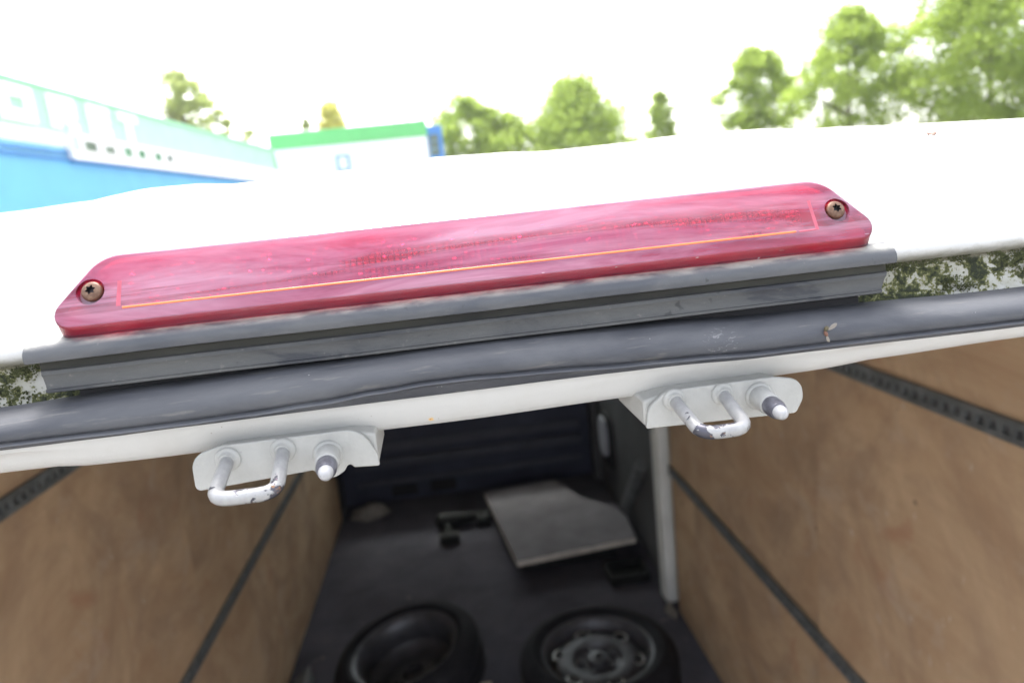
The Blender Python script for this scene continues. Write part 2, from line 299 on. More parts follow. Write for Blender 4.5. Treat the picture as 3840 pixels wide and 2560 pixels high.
# ------------------------------------------------------------------ mesh helpers
ORG = {}
def place(o, origin, parent):
    ORG[o] = Vector(origin)
    if parent is not None:
        o.parent = parent; o.location = Vector(origin) - ORG[parent]
    else:
        o.location = origin
def tag(o, label=None, cat=None, group=None, kind=None):
    for a, b in (('label', label), ('category', cat), ('group', group), ('kind', kind)):
        if b: o[a] = b
    return o
def empty(name, loc, parent=None):
    o = bpy.data.objects.new(name, None); COL.objects.link(o); o.empty_display_size = 0.05; place(o, loc, parent); return o
class MB:
    """collects geometry in world coordinates; build() links it as one mesh object"""
    def __init__(s): s.v = []; s.f = []; s.mi = []; s.cur = 0
    def add(s, verts, faces):
        b = len(s.v); s.v += [Vector(p) for p in verts]
        for f in faces: s.f.append([b + i for i in f]); s.mi.append(s.cur)
    def box(s, x0, x1, y0, y1, z0, z1):
        s.add([(x, y, z) for z in (z0, z1) for y in (y0, y1) for x in (x0, x1)],
              [(0, 2, 3, 1), (4, 5, 7, 6), (0, 1, 5, 4), (2, 6, 7, 3), (0, 4, 6, 2), (1, 3, 7, 5)])
    def grid(s, rows, closed_u=False, closed_v=False):
        nr, nc = len(rows), len(rows[0]); F = []
        for i in range(nr - (0 if closed_v else 1)):
            for j in range(nc - (0 if closed_u else 1)):
                a = i * nc + j; b = i * nc + (j + 1) % nc; c_ = ((i + 1) % nr) * nc + (j + 1) % nc; d = ((i + 1) % nr) * nc + j
                F.append((a, b, c_, d))
        s.add([p for r in rows for p in r], F)
    def prism(s, poly, axis_from, axis_to):      # poly: list of 3D points, extruded by vector axis_to-axis_from
        d = Vector(axis_to) - Vector(axis_from); n = len(poly)
        s.add([Vector(p) for p in poly] + [Vector(p) + d for p in poly],
              [tuple(range(n))[::-1], tuple(range(n, 2 * n))] + [(i, (i + 1) % n, n + (i + 1) % n, n + i) for i in range(n)])
    def lathe(s, base, axis, prof, n=20):        # prof: [(distance along axis, radius)]
        a = Vector(axis).normalized(); u = a.orthogonal().normalized(); w_ = a.cross(u); base = Vector(base); rows = []
        for d, r in prof:
            rows.append([base + a * d + (u * math.cos(2 * math.pi * i / n) + w_ * math.sin(2 * math.pi * i / n)) * r for i in range(n)])
        b = len(s.v); s.grid(rows, closed_u=True)
        s.f.append([b + i for i in range(n)][::-1]); s.mi.append(s.cur)
        e = b + (len(rows) - 1) * n; s.f.append([e + i for i in range(n)]); s.mi.append(s.cur)
    def tube(s, pts, r, n=12, cap=True):
        pts = [Vector(p) for p in pts]; rows = []; u = None
        for i, p in enumerate(pts):
            t_ = (pts[min(i + 1, len(pts) - 1)] - pts[max(i - 1, 0)]).normalized()
            u = t_.orthogonal().normalized() if u is None else (u - t_ * u.dot(t_)).normalized()
            w_ = t_.cross(u); rr = r[i] if isinstance(r, (list, tuple)) else r
            rows.append([p + (u * math.cos(2 * math.pi * j / n) + w_ * math.sin(2 * math.pi * j / n)) * rr for j in range(n)])
        b = len(s.v); s.grid(rows, closed_u=True)
        if cap:
            s.f.append([b + i for i in range(n)][::-1]); s.mi.append(s.cur)
            e = b + (len(rows) - 1) * n; s.f.append([e + i for i in range(n)]); s.mi.append(s.cur)
    def build(s, name, mats, parent=None, smooth=True, angle=35, bevel=0.0, seg=2, origin=None, weighted=False):
        if origin is None:
            lo = Vector([min(p[i] for p in s.v) for i in range(3)]); hi = Vector([max(p[i] for p in s.v) for i in range(3)]); origin = (lo + hi) / 2
        me = bpy.data.meshes.new(name); me.from_pydata([p - Vector(origin) for p in s.v], [], s.f)
        bm_ = bmesh.new(); bm_.from_mesh(me); bmesh.ops.recalc_face_normals(bm_, faces=bm_.faces); bm_.to_mesh(me); bm_.free()
        for m_ in ([mats] if isinstance(mats, str) else mats): me.materials.append(MATS[m_])
        for p, i in zip(me.polygons, s.mi): p.material_index = i
        if smooth:
            for p in me.polygons: p.use_smooth = True
            me.set_sharp_from_angle(angle=R(angle))
        o = bpy.data.objects.new(name, me); COL.objects.link(o); place(o, origin, parent)
        if bevel:
            b = o.modifiers.new('bevel', 'BEVEL'); b.width = bevel; b.segments = seg; b.limit_method = 'ANGLE'; b.angle_limit = R(40)
        if weighted:
            o.modifiers.new('wn', 'WEIGHTED_NORMAL').keep_sharp = True
        return o
def lerp_table(tab, x):
    if x <= tab[0][0]: return tab[0][1]
    for (a, p), (b, q) in zip(tab, tab[1:]):
        if x <= b:
            t_ = (x - a) / (b - a); t_ = t_ * t_ * (3 - 2 * t_); return p + (q - p) * t_
    return tab[-1][1]
def frange(a, b, n): return [a + (b - a) * i / n for i in range(n + 1)]
def sweep_x(mb, prof, xs, fn=None, closed=True, caps=True):
    """sweeps a YZ profile along X; z is height relative to the camera"""
    rows = []
    for x in xs:
        row = []
        for j, (y, z) in enumerate(prof):
            yy, zz = fn(x, y, z, j) if fn else (y, z); row.append((x, yy, zz + H))
        rows.append(row)
    b = len(mb.v); mb.grid(rows, closed_u=closed); n = len(prof)
    if caps and closed:
        mb.f.append([b + i for i in range(n)]); mb.mi.append(mb.cur)
        e = b + (len(rows) - 1) * n; mb.f.append([e + i for i in range(n)][::-1]); mb.mi.append(mb.cur)
def round_poly(pts, radii, seg=6):
    out = []; n = len(pts)
    for i, (p, r) in enumerate(zip(pts, radii)):
        p = Vector(p); a = (Vector(pts[i - 1]) - p).normalized(); b = (Vector(pts[(i + 1) % n]) - p).normalized()
        if r <= 0: out.append(p); continue
        ang = a.angle(b); d = r / math.tan(ang / 2); c_ = p + (a + b).normalized() * (r / math.sin(ang / 2))
        s0 = p + a * d - c_; s1 = p + b * d - c_
        for j in range(seg + 1):
            t_ = j / seg; th = s0.angle(s1)
            q = (s0 * math.sin((1 - t_) * th) + s1 * math.sin(t_ * th)) / math.sin(th); out.append(c_ + q)
    return out

# ------------------------------------------------------------------ ground
mb = MB(); mb.add([(-700, -300, 0), (700, -300, 0), (700, 1100, 0), (-700, 1100, 0)], [(0, 1, 2, 3)])
tag(mb.build('ground', 'concrete_yard', smooth=False), kind='structure')

# ------------------------------------------------------------------ the van
van = empty('van', (0.0, 2.4, 0.0))
tag(van, 'white panel van seen from behind at roof height, open onto its plywood-lined load bay', 'van')
XL, XR = -0.870, 0.830                     # inner faces of the plywood walls
# roof skin: steep tail, then crowned, with pressed ribs running lengthwise
CROWN = [(-0.95, -0.045), (-0.80, -0.018), (-0.60, 0.008), (-0.40, 0.0225), (-0.2662, 0.0277), (-0.2112, 0.0296), (-0.1771, 0.0336), (-0.1643, 0.0336), (-0.1391, 0.0312),
         (-0.1147, 0.0313), (-0.0569, 0.0326), (0.0006, 0.0352), (0.0363, 0.0343), (0.0734, 0.0323), (0.1400, 0.0327), (0.1600, 0.0340),
         (0.1772, 0.0340), (0.2044, 0.0331), (0.2596, 0.0294), (0.316, 0.0263), (0.4009, 0.0219), (0.60, 0.006), (0.80, -0.02), (0.95, -0.045)]
RP = [(0.3035, -0.0445), (0.3005, -0.0430), (0.2985, -0.0408), (0.2985, -0.0385), (0.3000, -0.0363), (0.3040, -0.0330), (0.3085, -0.0260), (0.3150, -0.0150), (0.3260, -0.0020), (0.3450, 0.0120), (0.3800, 0.0240),
      (0.4200, 0.0312), (0.4500, 0.0350), (0.4900, 0.0378), (0.55, 0.0400), (0.70, 0.0420), (1.2, 0.0430), (2.5, 0.0430), (4.0, 0.0420), (4.75, 0.030)]
def roof_fn(x, y, z, j):
    s = min(max((y - 0.312) / (0.45 - 0.312), 0), 1); s = s * s * (3 - 2 * s)
    dev = lerp_table(CROWN, x) - 0.0350
    if abs(x) > 0.32: side = -(abs(x) - 0.32) ** 2 * 0.16
    else: side = 0
    return y, z + dev * s + side * (1 - s)
mb = MB(); sweep_x(mb, RP, frange(-0.95, 0.95, 260), roof_fn, closed=False)
roof = mb.build('roof', 'white_paint', van, angle=60)
# gutter channel face under the roof edge
mb = MB(); sweep_x(mb, [(0.3040, -0.0440), (0.3055, -0.0480), (0.3050, -0.0560), (0.3030, -0.0630), (0.2960, -0.0680), (0.2960, -0.0760)], frange(-0.95, 0.95, 60), lambda x, y, z, j: roof_fn(x, y, z, j), closed=False)
gutter = mb.build('gutter', 'algae_paint', van, angle=60)
# header panel above the load opening
HB = [(-0.90, 0.010), (-0.1978, 0.0025), (-0.1763, 0.0022), (-0.1625, 0.0007), (-0.1329, 0.0003), (-0.038, -0.0003), (0.0, -0.0005), (0.078, 0.0005), (0.149, 0.0015), (0.165, 0.0018), (0.180, 0.0026), (0.193, 0.0036), (0.265, 0.005), (0.88, 0.012)]
HP = [(0.2960, -0.0740), (0.2895, -0.0745), (0.2870, -0.0760), (0.2872, -0.0780), (0.2890, -0.0815), (0.2912, -0.0850), (0.2938, -0.0885), (0.2968, -0.0912), (0.3010, -0.0925), (0.3300, -0.0930), (0.4100, -0.0930), (0.4100, -0.0900), (0.3020, -0.0890), (0.2975, -0.0840)]
mb = MB(); sweep_x(mb, HP, frange(-0.90, 0.88, 160), lambda x, y, z, j: (y, z + (lerp_table(HB, x) if z < -0.08 else 0)), closed=True)
header = mb.build('header_panel', 'white_paint', van, angle=50)
# inner roof lining, side panels, floor pan, front
mb = MB(); mb.box(-0.90, 0.88, 0.41, 4.70, H - 0.085, H - 0.080); mb.build('roof_lining', 'post_grey', van, smooth=False)
for x0, x1 in ((-0.955, -0.915), (0.875, 0.915)):
    mb = MB(); mb.box(x0, x1, 0.33, 4.75, 0.42, H - 0.062); mb.build('side_panel', 'white_body', van, smooth=False, bevel=0.01)
mb = MB(); mb.box(-0.913, 0.873, 0.36, 4.60, 0.55, H - 1.856); mb.build('floor_pan', 'white_body', van, smooth=False)
mb = MB(); mb.box(-0.90, 0.86, 0.30, 0.40, 0.42, 0.60); mb.build('rear_bumper', 'tyre_rubber', van, smooth=False, bevel=0.02)
# cab: nose and floor, pillars, roof and glass (unseen; added so daylight brightens the load bay over the lowered bulkhead)
mb = MB(); poly = [(-0.93, 4.43, 0.45), (-0.93, 6.15, 0.45), (-0.93, 6.30, 1.05), (-0.93, 5.70, 1.38), (-0.93, 5.40, 1.36), (-0.93, 5.30, 0.75), (-0.93, 4.43, 0.72)]
cab = None
mb.prism(poly, (-0.93, 0, 0), (0.89, 0, 0)); cab = mb.build('cab', 'white_body', van, smooth=False, bevel=0.03)
for x0, x1 in ((-0.95, -0.89), (0.85, 0.91)):
    mb = MB(); mb.prism([(x0, 5.62, 1.36), (x0, 5.72, 1.36), (x0, 4.98, 2.40), (x0, 4.88, 2.40)], (x0, 0, 0), (x1, 0, 0)); mb.build('unseen_windscreen_pillar', 'white_body', cab, smooth=False)
    mb = MB(); mb.box(x0, x1, 4.76, 5.42, 0.70, 1.38); mb.build('unseen_cab_door', 'white_body', cab, smooth=False, bevel=0.02)
    mb = MB(); mb.prism([(x0 + 0.02, 4.77, 1.39), (x0 + 0.02, 5.58, 1.39), (x0 + 0.02, 4.92, 2.36), (x0 + 0.02, 4.77, 2.36)], (0, 0, 0), (0.005, 0, 0)); mb.build('unseen_side_window', 'clear_glass', cab, smooth=False)
mb = MB(); mb.box(-0.90, 0.86, 4.72, 4.98, 2.405, 2.45); mb.build('cab_roof', 'white_body', cab, smooth=False, bevel=0.01)
mb = MB(); mb.prism([(-0.888, 5.66, 1.39), (0.848, 5.66, 1.39), (0.848, 4.94, 2.40), (-0.888, 4.94, 2.40)], (0, 0, 0), (0, 0.005, 0.003)); mb.build('windscreen', 'clear_glass', cab, smooth=False)
# carpeted floor
mb = MB(); rows = []
for i in range(31):
    y = 0.36 + (4.377 - 0.36) * i / 30
    rows.append([(x, y, H - 1.85 + 0.006 * noise.noise((x * 3, y * 2, 0))) for x in frange(XL - 0.012, XR + 0.04, 14)])
mb.grid(rows); mb.build('floor_carpet', 'carpet', van, angle=80)
# plywood walls
def ply(x0, x1, y0, y1, z0=-1.846, z1=-0.10, m_='plywood'):
    mb = MB(); mb.box(x0, x1, y0, y1, H + z0, H + z1); return mb.build('plywood_panel', m_, van, smooth=False, bevel=0.002)
ply(XL - 0.012, XL, 0.40, 1.98); ply(XL - 0.014, XL - 0.002, 1.983, 4.18, m_='plywood_dark')
mb = MB(); mb.box(XL - 0.02, XL - 0.005, 4.183, 4.378, H - 1.846, H - 0.10); mb.build('end_panel', 'door_grey', van, smooth=False)
ply(XR, XR + 0.012, 0.40, 1.505); ply(XR + 0.007, XR + 0.019, 1.500, 2.70, m_='plywood_dark')
# lashing rails with punched slots
def rail(x, side, y0, y1, z, h=0.034):
    xo = x + side * 0.010                       # proud of the wall, towards the inside
    mb = MB(); mb.box(min(x, x + side * 0.003), max(x, x + side * 0.003), y0, y1, H + z - h / 2, H + z + h / 2)
    o = mb.build('lashing_rail', 'rail_dark', van, smooth=False)
    mb = MB()
    for a in (-1, 1):
        mb.box(min(x + side * 0.003, xo), max(x + side * 0.003, xo), y0, y1, H + z + a * h * 0.5 - (0.0105 if a > 0 else 0), H + z + a * h * 0.5 + (0 if a > 0 else 0.0105))
    y = y0
    while y < y1 - 0.02:
        mb.box(min(x + side * 0.0035, xo - side * 0.0005), max(x + side * 0.0035, xo - side * 0.0005), y, y + 0.011, H + z - h * 0.5 + 0.0105, H + z + h * 0.5 - 0.0105); y += 0.026
    mb.build('slotted_face', 'rail_steel', o, smooth=False)
rail(XL, 1, 0.42, 4.16, -1.20, 0.036); rail(XL, 1, 0.42, 4.16, -0.445, 0.036)
rail(XR, -1, 0.42, 2.69, -1.163, 0.036); rail(XR, -1, 0.42, 1.50, -0.415, 0.036)
# post, sliding door, bulkhead
mb = MB(); mb.prism([(0.835, 2.765, H - 1.846), (0.80, 2.765, H - 1.846), (0.80, 2.86, H - 1.846), (0.86, 2.86, H - 1.846), (0.86, 2.765, H - 1.846)], (0, 0, 0), (0, 0, 1.76))
mb.build('door_post', 'post_grey', van, bevel=0.012, seg=3)
mb = MB(); mb.box(0.845, 0.872, 2.862, 4.36, H - 1.846, H - 0.09)
sdoor = mb.build('sliding_door', 'door_grey', van, smooth=False, bevel=0.004)
mb = MB(); rr = []
for i in range(28):
    a = 2 * math.pi * i / 28; cy, sy_ = math.cos(a), math.sin(a)
    rr.append((0, 3.96 + 0.16 * math.copysign(abs(cy) ** 0.6, cy), H - 1.46 + 0.17 * math.copysign(abs(sy_) ** 0.6, sy_)))
mb.prism([(0.845, p[1], p[2]) for p in rr], (0, 0, 0), (-0.02, 0, 0)); mb.build('door_recess', 'dark_slot', sdoor, bevel=0.004)
mb = MB(); mb.prism([(0.824, 3.96 + (p[1] - 3.96) * 0.62, H - 1.44 + (p[2] - H + 1.46) * 0.72) for p in rr], (0, 0, 0), (-0.02, 0, 0)); mb.build('door_pull', 'handle_grey', sdoor, bevel=0.006)
mb = MB(); mb.tube([(0.83, 3.15, H - 1.32), (0.83, 3.55, H - 1.72)], 0.035, 10); mb.build('brace', 'rail_steel', sdoor)
mb = MB(); mb.box(0.80, 0.843, 4.22, 4.33, H - 1.846, H - 0.1); mb.build('door_pillar', 'door_grey', van, smooth=False, bevel=0.01)
mb = MB(); mb.box(-0.90, 0.872, 4.38, 4.42, H - 1.90, H - 1.08)  # upper part left open so cab daylight brightens the bay
bulk = mb.build('bulkhead', 'navy_panel', van, smooth=False)
for z0, z1, d in ((-1.50, -1.44, 0.02), (-1.60, -1.54, 0.05), (-1.73, -1.69, 0.03)):
    mb = MB(); mb.box(-0.78, 0.74, 4.378 - d, 4.378, H + z0, H + z1); mb.build('pressed_ridge', 'navy_ridge', bulk, smooth=False, bevel=0.012, seg=3)
for x0 in (-0.56, -0.30):
    mb = MB(); mb.box(x0, x0 + 0.17, 4.366, 4.377, H - 1.82, H - 1.745); mb.build('vent_slot', 'dark_slot', bulk, smooth=False, bevel=0.004)
# road wheels
def wheel(name, loc, tilt, parent, outside_up, r=0.33, hub=True, names=('tyre', 'rim')):
    """a steel van wheel lying flat; local z is its axle. Returns its empty"""
    e = empty(name, loc, parent)
    base = Vector(loc); w2 = 0.100; ri = 0.205
    prof = [(ri + 0.004, -0.085), (ri + 0.03, -w2), (r - 0.055, -w2 - 0.004), (r - 0.02, -w2 + 0.012), (r - 0.004, -0.066), (r - 0.011, -0.060), (r - 0.011, -0.052), (r - 0.002, -0.048), (r, -0.012), (r - 0.009, -0.008), (r - 0.009, 0.008), (r, 0.012), (r - 0.002, 0.048), (r - 0.011, 0.052), (r - 0.011, 0.060), (r - 0.004, 0.066), (r - 0.02, w2 - 0.012), (r - 0.055, w2 + 0.004), (ri + 0.03, w2), (ri + 0.004, 0.085)]
    def spin(pr, n=56, closed=False):
        return [[base + Vector((q * math.cos(2 * math.pi * i / n), q * math.sin(2 * math.pi * i / n), z)) for q, z in pr] for i in range(n)]
    mb = MB(); rows = spin(prof); mb.grid(rows, closed_u=True, closed_v=True)
    ty = mb.build(names[0], 'tyre_rubber', e, origin=loc)
    f = 1 if outside_up else -1
    barrel = [(ri + 0.006, 0.090 * f), (ri - 0.004, 0.088 * f), (ri - 0.016, 0.070 * f), (ri - 0.022, 0.030 * f), (ri - 0.030, -0.03 * f), (ri - 0.016, -0.07 * f), (ri - 0.002, -0.088 * f), (ri + 0.006, -0.090 * f)]
    disc = [(ri - 0.026, 0.020 * f), (ri - 0.045, 0.048 * f), (ri - 0.075, 0.056 * f), (0.095, 0.052 * f), (0.085, 0.034 * f), (0.060, 0.030 * f), (0.045, 0.030 * f), (0.040, 0.058 * f), (0.012, 0.062 * f)]
    mb = MB(); mb.grid(spin(barrel), closed_v=True); mb.grid(spin(disc), closed_v=True)
    rim = mb.build(names[1], 'wheel_steel', e, angle=50, origin=loc)
    for i in range(6 if outside_up else 0):
        a = 2 * math.pi * (i + 0.5) / 6; c_, s_ = math.cos(a), math.sin(a); q = ri - 0.056
        pts = [base + Vector((q * c_ + (math.cos(t_) * 0.016) * c_ - math.sin(t_) * 0.026 * s_, q * s_ + (math.cos(t_) * 0.016) * s_ + math.sin(t_) * 0.026 * c_, 0.0535)) for t_ in [2 * math.pi * j / 14 for j in range(14)]]
        mb = MB(); mb.prism(pts, (0, 0, 0), (0, 0, 0.003)); mb.build('hand_hole', 'wheel_hole', rim, smooth=False, origin=loc)
        pts = [base + Vector(((q + 0.004) * c_ + (math.cos(t_) * 0.020) * c_ - math.sin(t_) * 0.031 * s_, (q + 0.004) * s_ + (math.cos(t_) * 0.020) * s_ + math.sin(t_) * 0.031 * c_, 0.0525)) for t_ in [2 * math.pi * j / 14 for j in range(14)]]
        mb = MB(); mb.prism(pts, (0, 0, 0), (0, 0, 0.003)); mb.build('hole_highlight', 'slot_highlight', rim, smooth=False, origin=loc)  # pale ring painted as the highlight on the slot edge
    for i in range(5 if outside_up else 0):
        a = 2 * math.pi * i / 5 + 0.3
        mb = MB(); mb.lathe(base + Vector((0.068 * math.cos(a), 0.068 * math.sin(a), 0.028)), (0, 0, 1), [(0, 0.013), (0.016, 0.013), (0.02, 0.009)], 6); mb.build('bolt_head', 'wheel_steel', rim, smooth=False, origin=loc)
    e.rotation_euler = tilt
    return e
for x in (-0.80, 0.76):
    for y in (1.05, 4.95):
        wheel('road_wheel', (x, y, 0.335), (0, R(90), 0), van, False)

# ------------------------------------------------------------------ third brake light (part of the van)
CU = 0.0137
VD = Vector((0, 0.0150, 0.0254)).normalized(); ND = Vector((0, -0.0254, 0.0150)).normalized()
LB = Vector((CU, 0.2900, H - 0.0276))
def L(u, v, d=0.0): return LB + Vector((u / 1000, 0, 0)) + VD * (v / 1000) + ND * (d / 1000)
def outline(inset):
    o_ = min(inset, 0)                         # negative inset: the skirt that flares out below and at the ends
    i_ = max(inset, 0)
    bw, tw, b, t_ = 183 - i_ * 1.05, 159 - i_ * 0.75 - o_ * 0.05, -3.3 + i_ + o_, 29.8 - i_
    return round_poly([Vector((-bw, b)), Vector((bw, b)), Vector((tw, t_)), Vector((-tw, t_))], [max(7.5 - i_, 3), max(7.5 - i_, 3), 17 - i_, 17 - i_], 9)
mb = MB(); rf = 1.9
rings = [(-4.4, -11.5), (-3.4, -8.5), (0, -rf)] + [(rf * (1 - math.cos(a)), -rf * (1 - math.sin(a))) for a in [math.pi / 2 * i / 6 for i in range(1, 7)]]
rows = [[L(p.x, p.y, d) for p in outline(ins)] for ins, d in rings]
mb.grid(rows, closed_u=True)
inner = outline(rf); n0 = len(inner); hole_r = 5.75; HU = 161.8; HV = 12.9
pts2 = [Vector((p.x, p.y)) for p in inner]; ed = [(i, (i + 1) % n0) for i in range(n0)]
for s_ in (-1, 1):
    b = len(pts2)
    pts2 += [Vector((s_ * HU + hole_r * math.cos(2 * math.pi * i / 28), HV + hole_r * math.sin(2 * math.pi * i / 28))) for i in range(28)]
    ed += [(b + i, b + (i + 1) % 28) for i in range(28)]
for gx in range(-150, 151, 6):
    for gy in (5, 11, 17, 23): pts2.append(Vector((gx, gy)))
cv, ce, cf, *_ = delaunay_2d_cdt(pts2, ed, [], 0, 1e-6)
fl = []
for f in cf:
    cx = sum(cv[i].x for i in f) / 3; cy = sum(cv[i].y for i in f) / 3
    if all(math.hypot(cx - s_ * HU, cy - HV) > hole_r * 0.985 for s_ in (-1, 1)): fl.append(f)
mb.add([L(p.x, p.y, 0) for p in cv], fl)
for s_ in (-1, 1):
    mb.grid([[L(s_ * HU + q * math.cos(2 * math.pi * i / 28), HV + q * math.sin(2 * math.pi * i / 28), d) for i in range(28)] for q, d in ((hole_r, 0), (hole_r - 0.25, -0.4), (hole_r - 0.4, -2.6))], closed_u=True)
lens = mb.build('brake_light', 'red_lens', van, angle=40, weighted=True)
bm_ = bmesh.new(); bm_.from_mesh(lens.data); bmesh.ops.remove_doubles(bm_, verts=bm_.verts, dist=1e-6); bmesh.ops.recalc_face_normals(bm_, faces=bm_.faces); bm_.to_mesh(lens.data); bm_.free()
for p in lens.data.polygons: p.use_smooth = True
lens.data.set_sharp_from_angle(angle=R(40))
lens['label'] = 'long red high-level brake light with two rusty screws above the load opening'
# housing inside the lens
mb = MB(); rows = [[L(p.x, p.y, d) for p in outline(i)] for i, d in ((-3.6, -11), (0.9, -6.4), (4.5, -5.2))]; mb.grid(rows, closed_u=True)
b = len(mb.v) - n0; mb.f.append([b + i for i in range(n0)]); mb.mi.append(0)
mb.build('lamp_housing', 'lamp_housing', lens, angle=30)
# prismatic reflector: rows of small pyramids
mb = MB(); px, pv = 2.7, 2.3
for i in range(int((146.5 + 148.5) / px)):
    for j in range(8):
        u0 = -147.5 + i * px; v0 = 5.6 + j * pv; h_ = -2.6 + random.uniform(-0.35, 0.25)
        a_, b_ = px * 0.9, pv * 0.88; ix, iv = px * random.uniform(0.14, 0.26), pv * random.uniform(0.14, 0.26); tu, tv_ = random.uniform(-.5, .5), random.uniform(-.5, .5)
        mb.add([L(u0, v0, -4.3), L(u0 + a_, v0, -4.3), L(u0 + a_, v0 + b_, -4.3), L(u0, v0 + b_, -4.3), L(u0 + ix, v0 + iv, h_ - tu - tv_), L(u0 + a_ - ix, v0 + iv, h_ + tu - tv_), L(u0 + a_ - ix, v0 + b_ - iv, h_ + tu + tv_), L(u0 + ix, v0 + b_ - iv, h_ - tu + tv_)],
               [(0, 1, 5, 4), (1, 2, 6, 5), (2, 3, 7, 6), (3, 0, 4, 7), (4, 5, 6, 7)])
tag(mb.build('reflector_prisms', 'lamp_reflector', lens, smooth=False), kind='stuff')
# strip coloured as the light reflected inside the lens's bottom edge and its two short uprights
def strip(name, mat, p0, p1, wd, hgt):
    (u0, v0), (u1, v1) = p0, p1; d = Vector((u1 - u0, v1 - v0)).normalized(); q = Vector((-d.y, d.x)) * wd / 2; n_ = 24
    mb = MB(); rows = []
    for i in range(n_ + 1):
        c_ = Vector((u0, v0)).lerp(Vector((u1, v1)), i / n_)
        rows.append([L(c_.x + q.x * a, c_.y + q.y * a, hgt * h_) for a, h_ in ((-1, -0.6), (-0.55, 0.75), (0, 1), (0.55, 0.75), (1, -0.6))])
    mb.grid(rows); return mb.build(name, mat, lens, angle=60)
strip('glow_strip', 'amber_glow', (-148.5, 4.2), (140.0, 4.4), 1.15, 0.28)
strip('light_edge', 'red_edge', (-150.2, 5.0), (-150.2, 16.5), 2.2, 0.06); strip('light_edge', 'red_edge', (150.0, 4.2), (150.0, 19.0), 2.0, 0.06); strip('light_edge', 'red_edge', (141.5, 4.2), (149.5, 4.4), 1.0, 0.16)
# screws with six-lobed sockets
for s_ in (-1, 1):
    c0 = (s_ * HU - 0.2 * s_, HV + 0.7)
    mb = MB(); mb.lathe(L(s_ * HU, HV, -2.9), ND, [(0, 7.0e-3), (0.0002, 5.7e-3), (0.0004, 4.0e-3)], 28); mb.build('screw_socket', 'screw_socket', lens)
    mb = MB(); N = 24; star = []; ph = 0.3 if s_ < 0 else 0.55
    for i in range(N):
        a = 2 * math.pi * i / N; star.append((1.72 + 0.42 * math.cos(6 * a), a + ph))
    def ring(rad, d): return [L(c0[0] + rad * math.cos(a), c0[1] + rad * math.sin(a), d) for _, a in star]
    rows = [ring(4.2, -2.6), ring(4.45, -1.4), ring(4.25, -0.6), ring(3.7, 0.05), ring(2.9, 0.45), [L(c0[0] + q * math.cos(a), c0[1] + q * math.sin(a), 0.6) for q, a in star]]
    mb.grid(rows, closed_u=True)
    mb.cur = 1
    mb.grid([[L(c0[0] + q * math.cos(a), c0[1] + q * math.sin(a), d) for q, a in star] for d in (0.6, -1.3)], closed_u=True)
    b = len(mb.v) - N; mb.f.append([b + i for i in range(N)]); mb.mi.append(1)
    mb.build('screw', ['rusty_screw', 'screw_recess'], lens, angle=40)

# ------------------------------------------------------------------ trim under the light
TX0, TX1 = -0.1742, 0.1972
TP = [(0.3020, -0.0330), (0.2955, -0.0333), (0.2915, -0.0342), (0.2882, -0.0358), (0.2866, -0.0380), (0.2862, -0.0402), (0.2868, -0.0420), (0.2890, -0.0424), (0.2930, -0.0424), (0.3020, -0.0420)]
mb = MB()
def cap_fn(x, y, z, j):
    wv = 0.0003 * noise.noise((x * 14, 3, j * 0.1)); return y + wv, z + wv
sweep_x(mb, TP, [TX0, TX0 + 0.0004] + frange(TX0 + 0.001, TX1 - 0.001, 90) + [TX1 - 0.0004, TX1], cap_fn)
trim = mb.build('trim_cap', 'grey_trim', van, angle=50)
mb = MB(); sweep_x(mb, [(0.3000, -0.0415), (0.2905, -0.0425), (0.2905, -0.0462), (0.3000, -0.0470)], frange(-0.1708, 0.1945, 60)); mb.build('groove', 'groove_dirt', trim, angle=30)
TL = [(0.3000, -0.0448), (0.2906, -0.0456), (0.2893, -0.0462), (0.2886, -0.0476), (0.2889, -0.0486), (0.2882, -0.0520), (0.2876, -0.0533), (0.2866, -0.0536), (0.2864, -0.0546), (0.2880, -0.0551), (0.3000, -0.0552)]
mb = MB()
def low_fn(x, y, z, j):
    t_ = (x - 0.012) / 0.182; ins = (-0.0456 - z) / 0.0095
    wv = 0.0004 * noise.noise((x * 11, 9, 0)); return y + wv, z + wv
xs = frange(0, 1, 90); rows = []
for q in xs:
    row = []
    for j, (y, z) in enumerate(TL):
        dep = min(max((-0.0450 - z) / 0.0095, 0), 1); x = (-0.1706 + 0.0022 * dep) * (1 - q) + (0.1950 - 0.0050 * dep) * q
        yy, zz = low_fn(x, y, z, j); row.append((x, yy, zz + H))
    rows.append(row)
mb.grid(rows, closed_u=True); n_ = len(TL)
mb.f.append(list(range(n_))); mb.mi.append(0); mb.f.append([90 * n_ + i for i in range(n_)][::-1]); mb.mi.append(0)
mb.build('trim_strip', 'dusty_rubber', trim, angle=38)
mb = MB(); mb.box(-0.1600, 0.1840, 0.2945, 0.3015, H - 0.0640, H - 0.0545); mb.build('gap_dark_strip', 'dark_slot', trim, smooth=False)  # dark strip added so the gap below the trim reads black

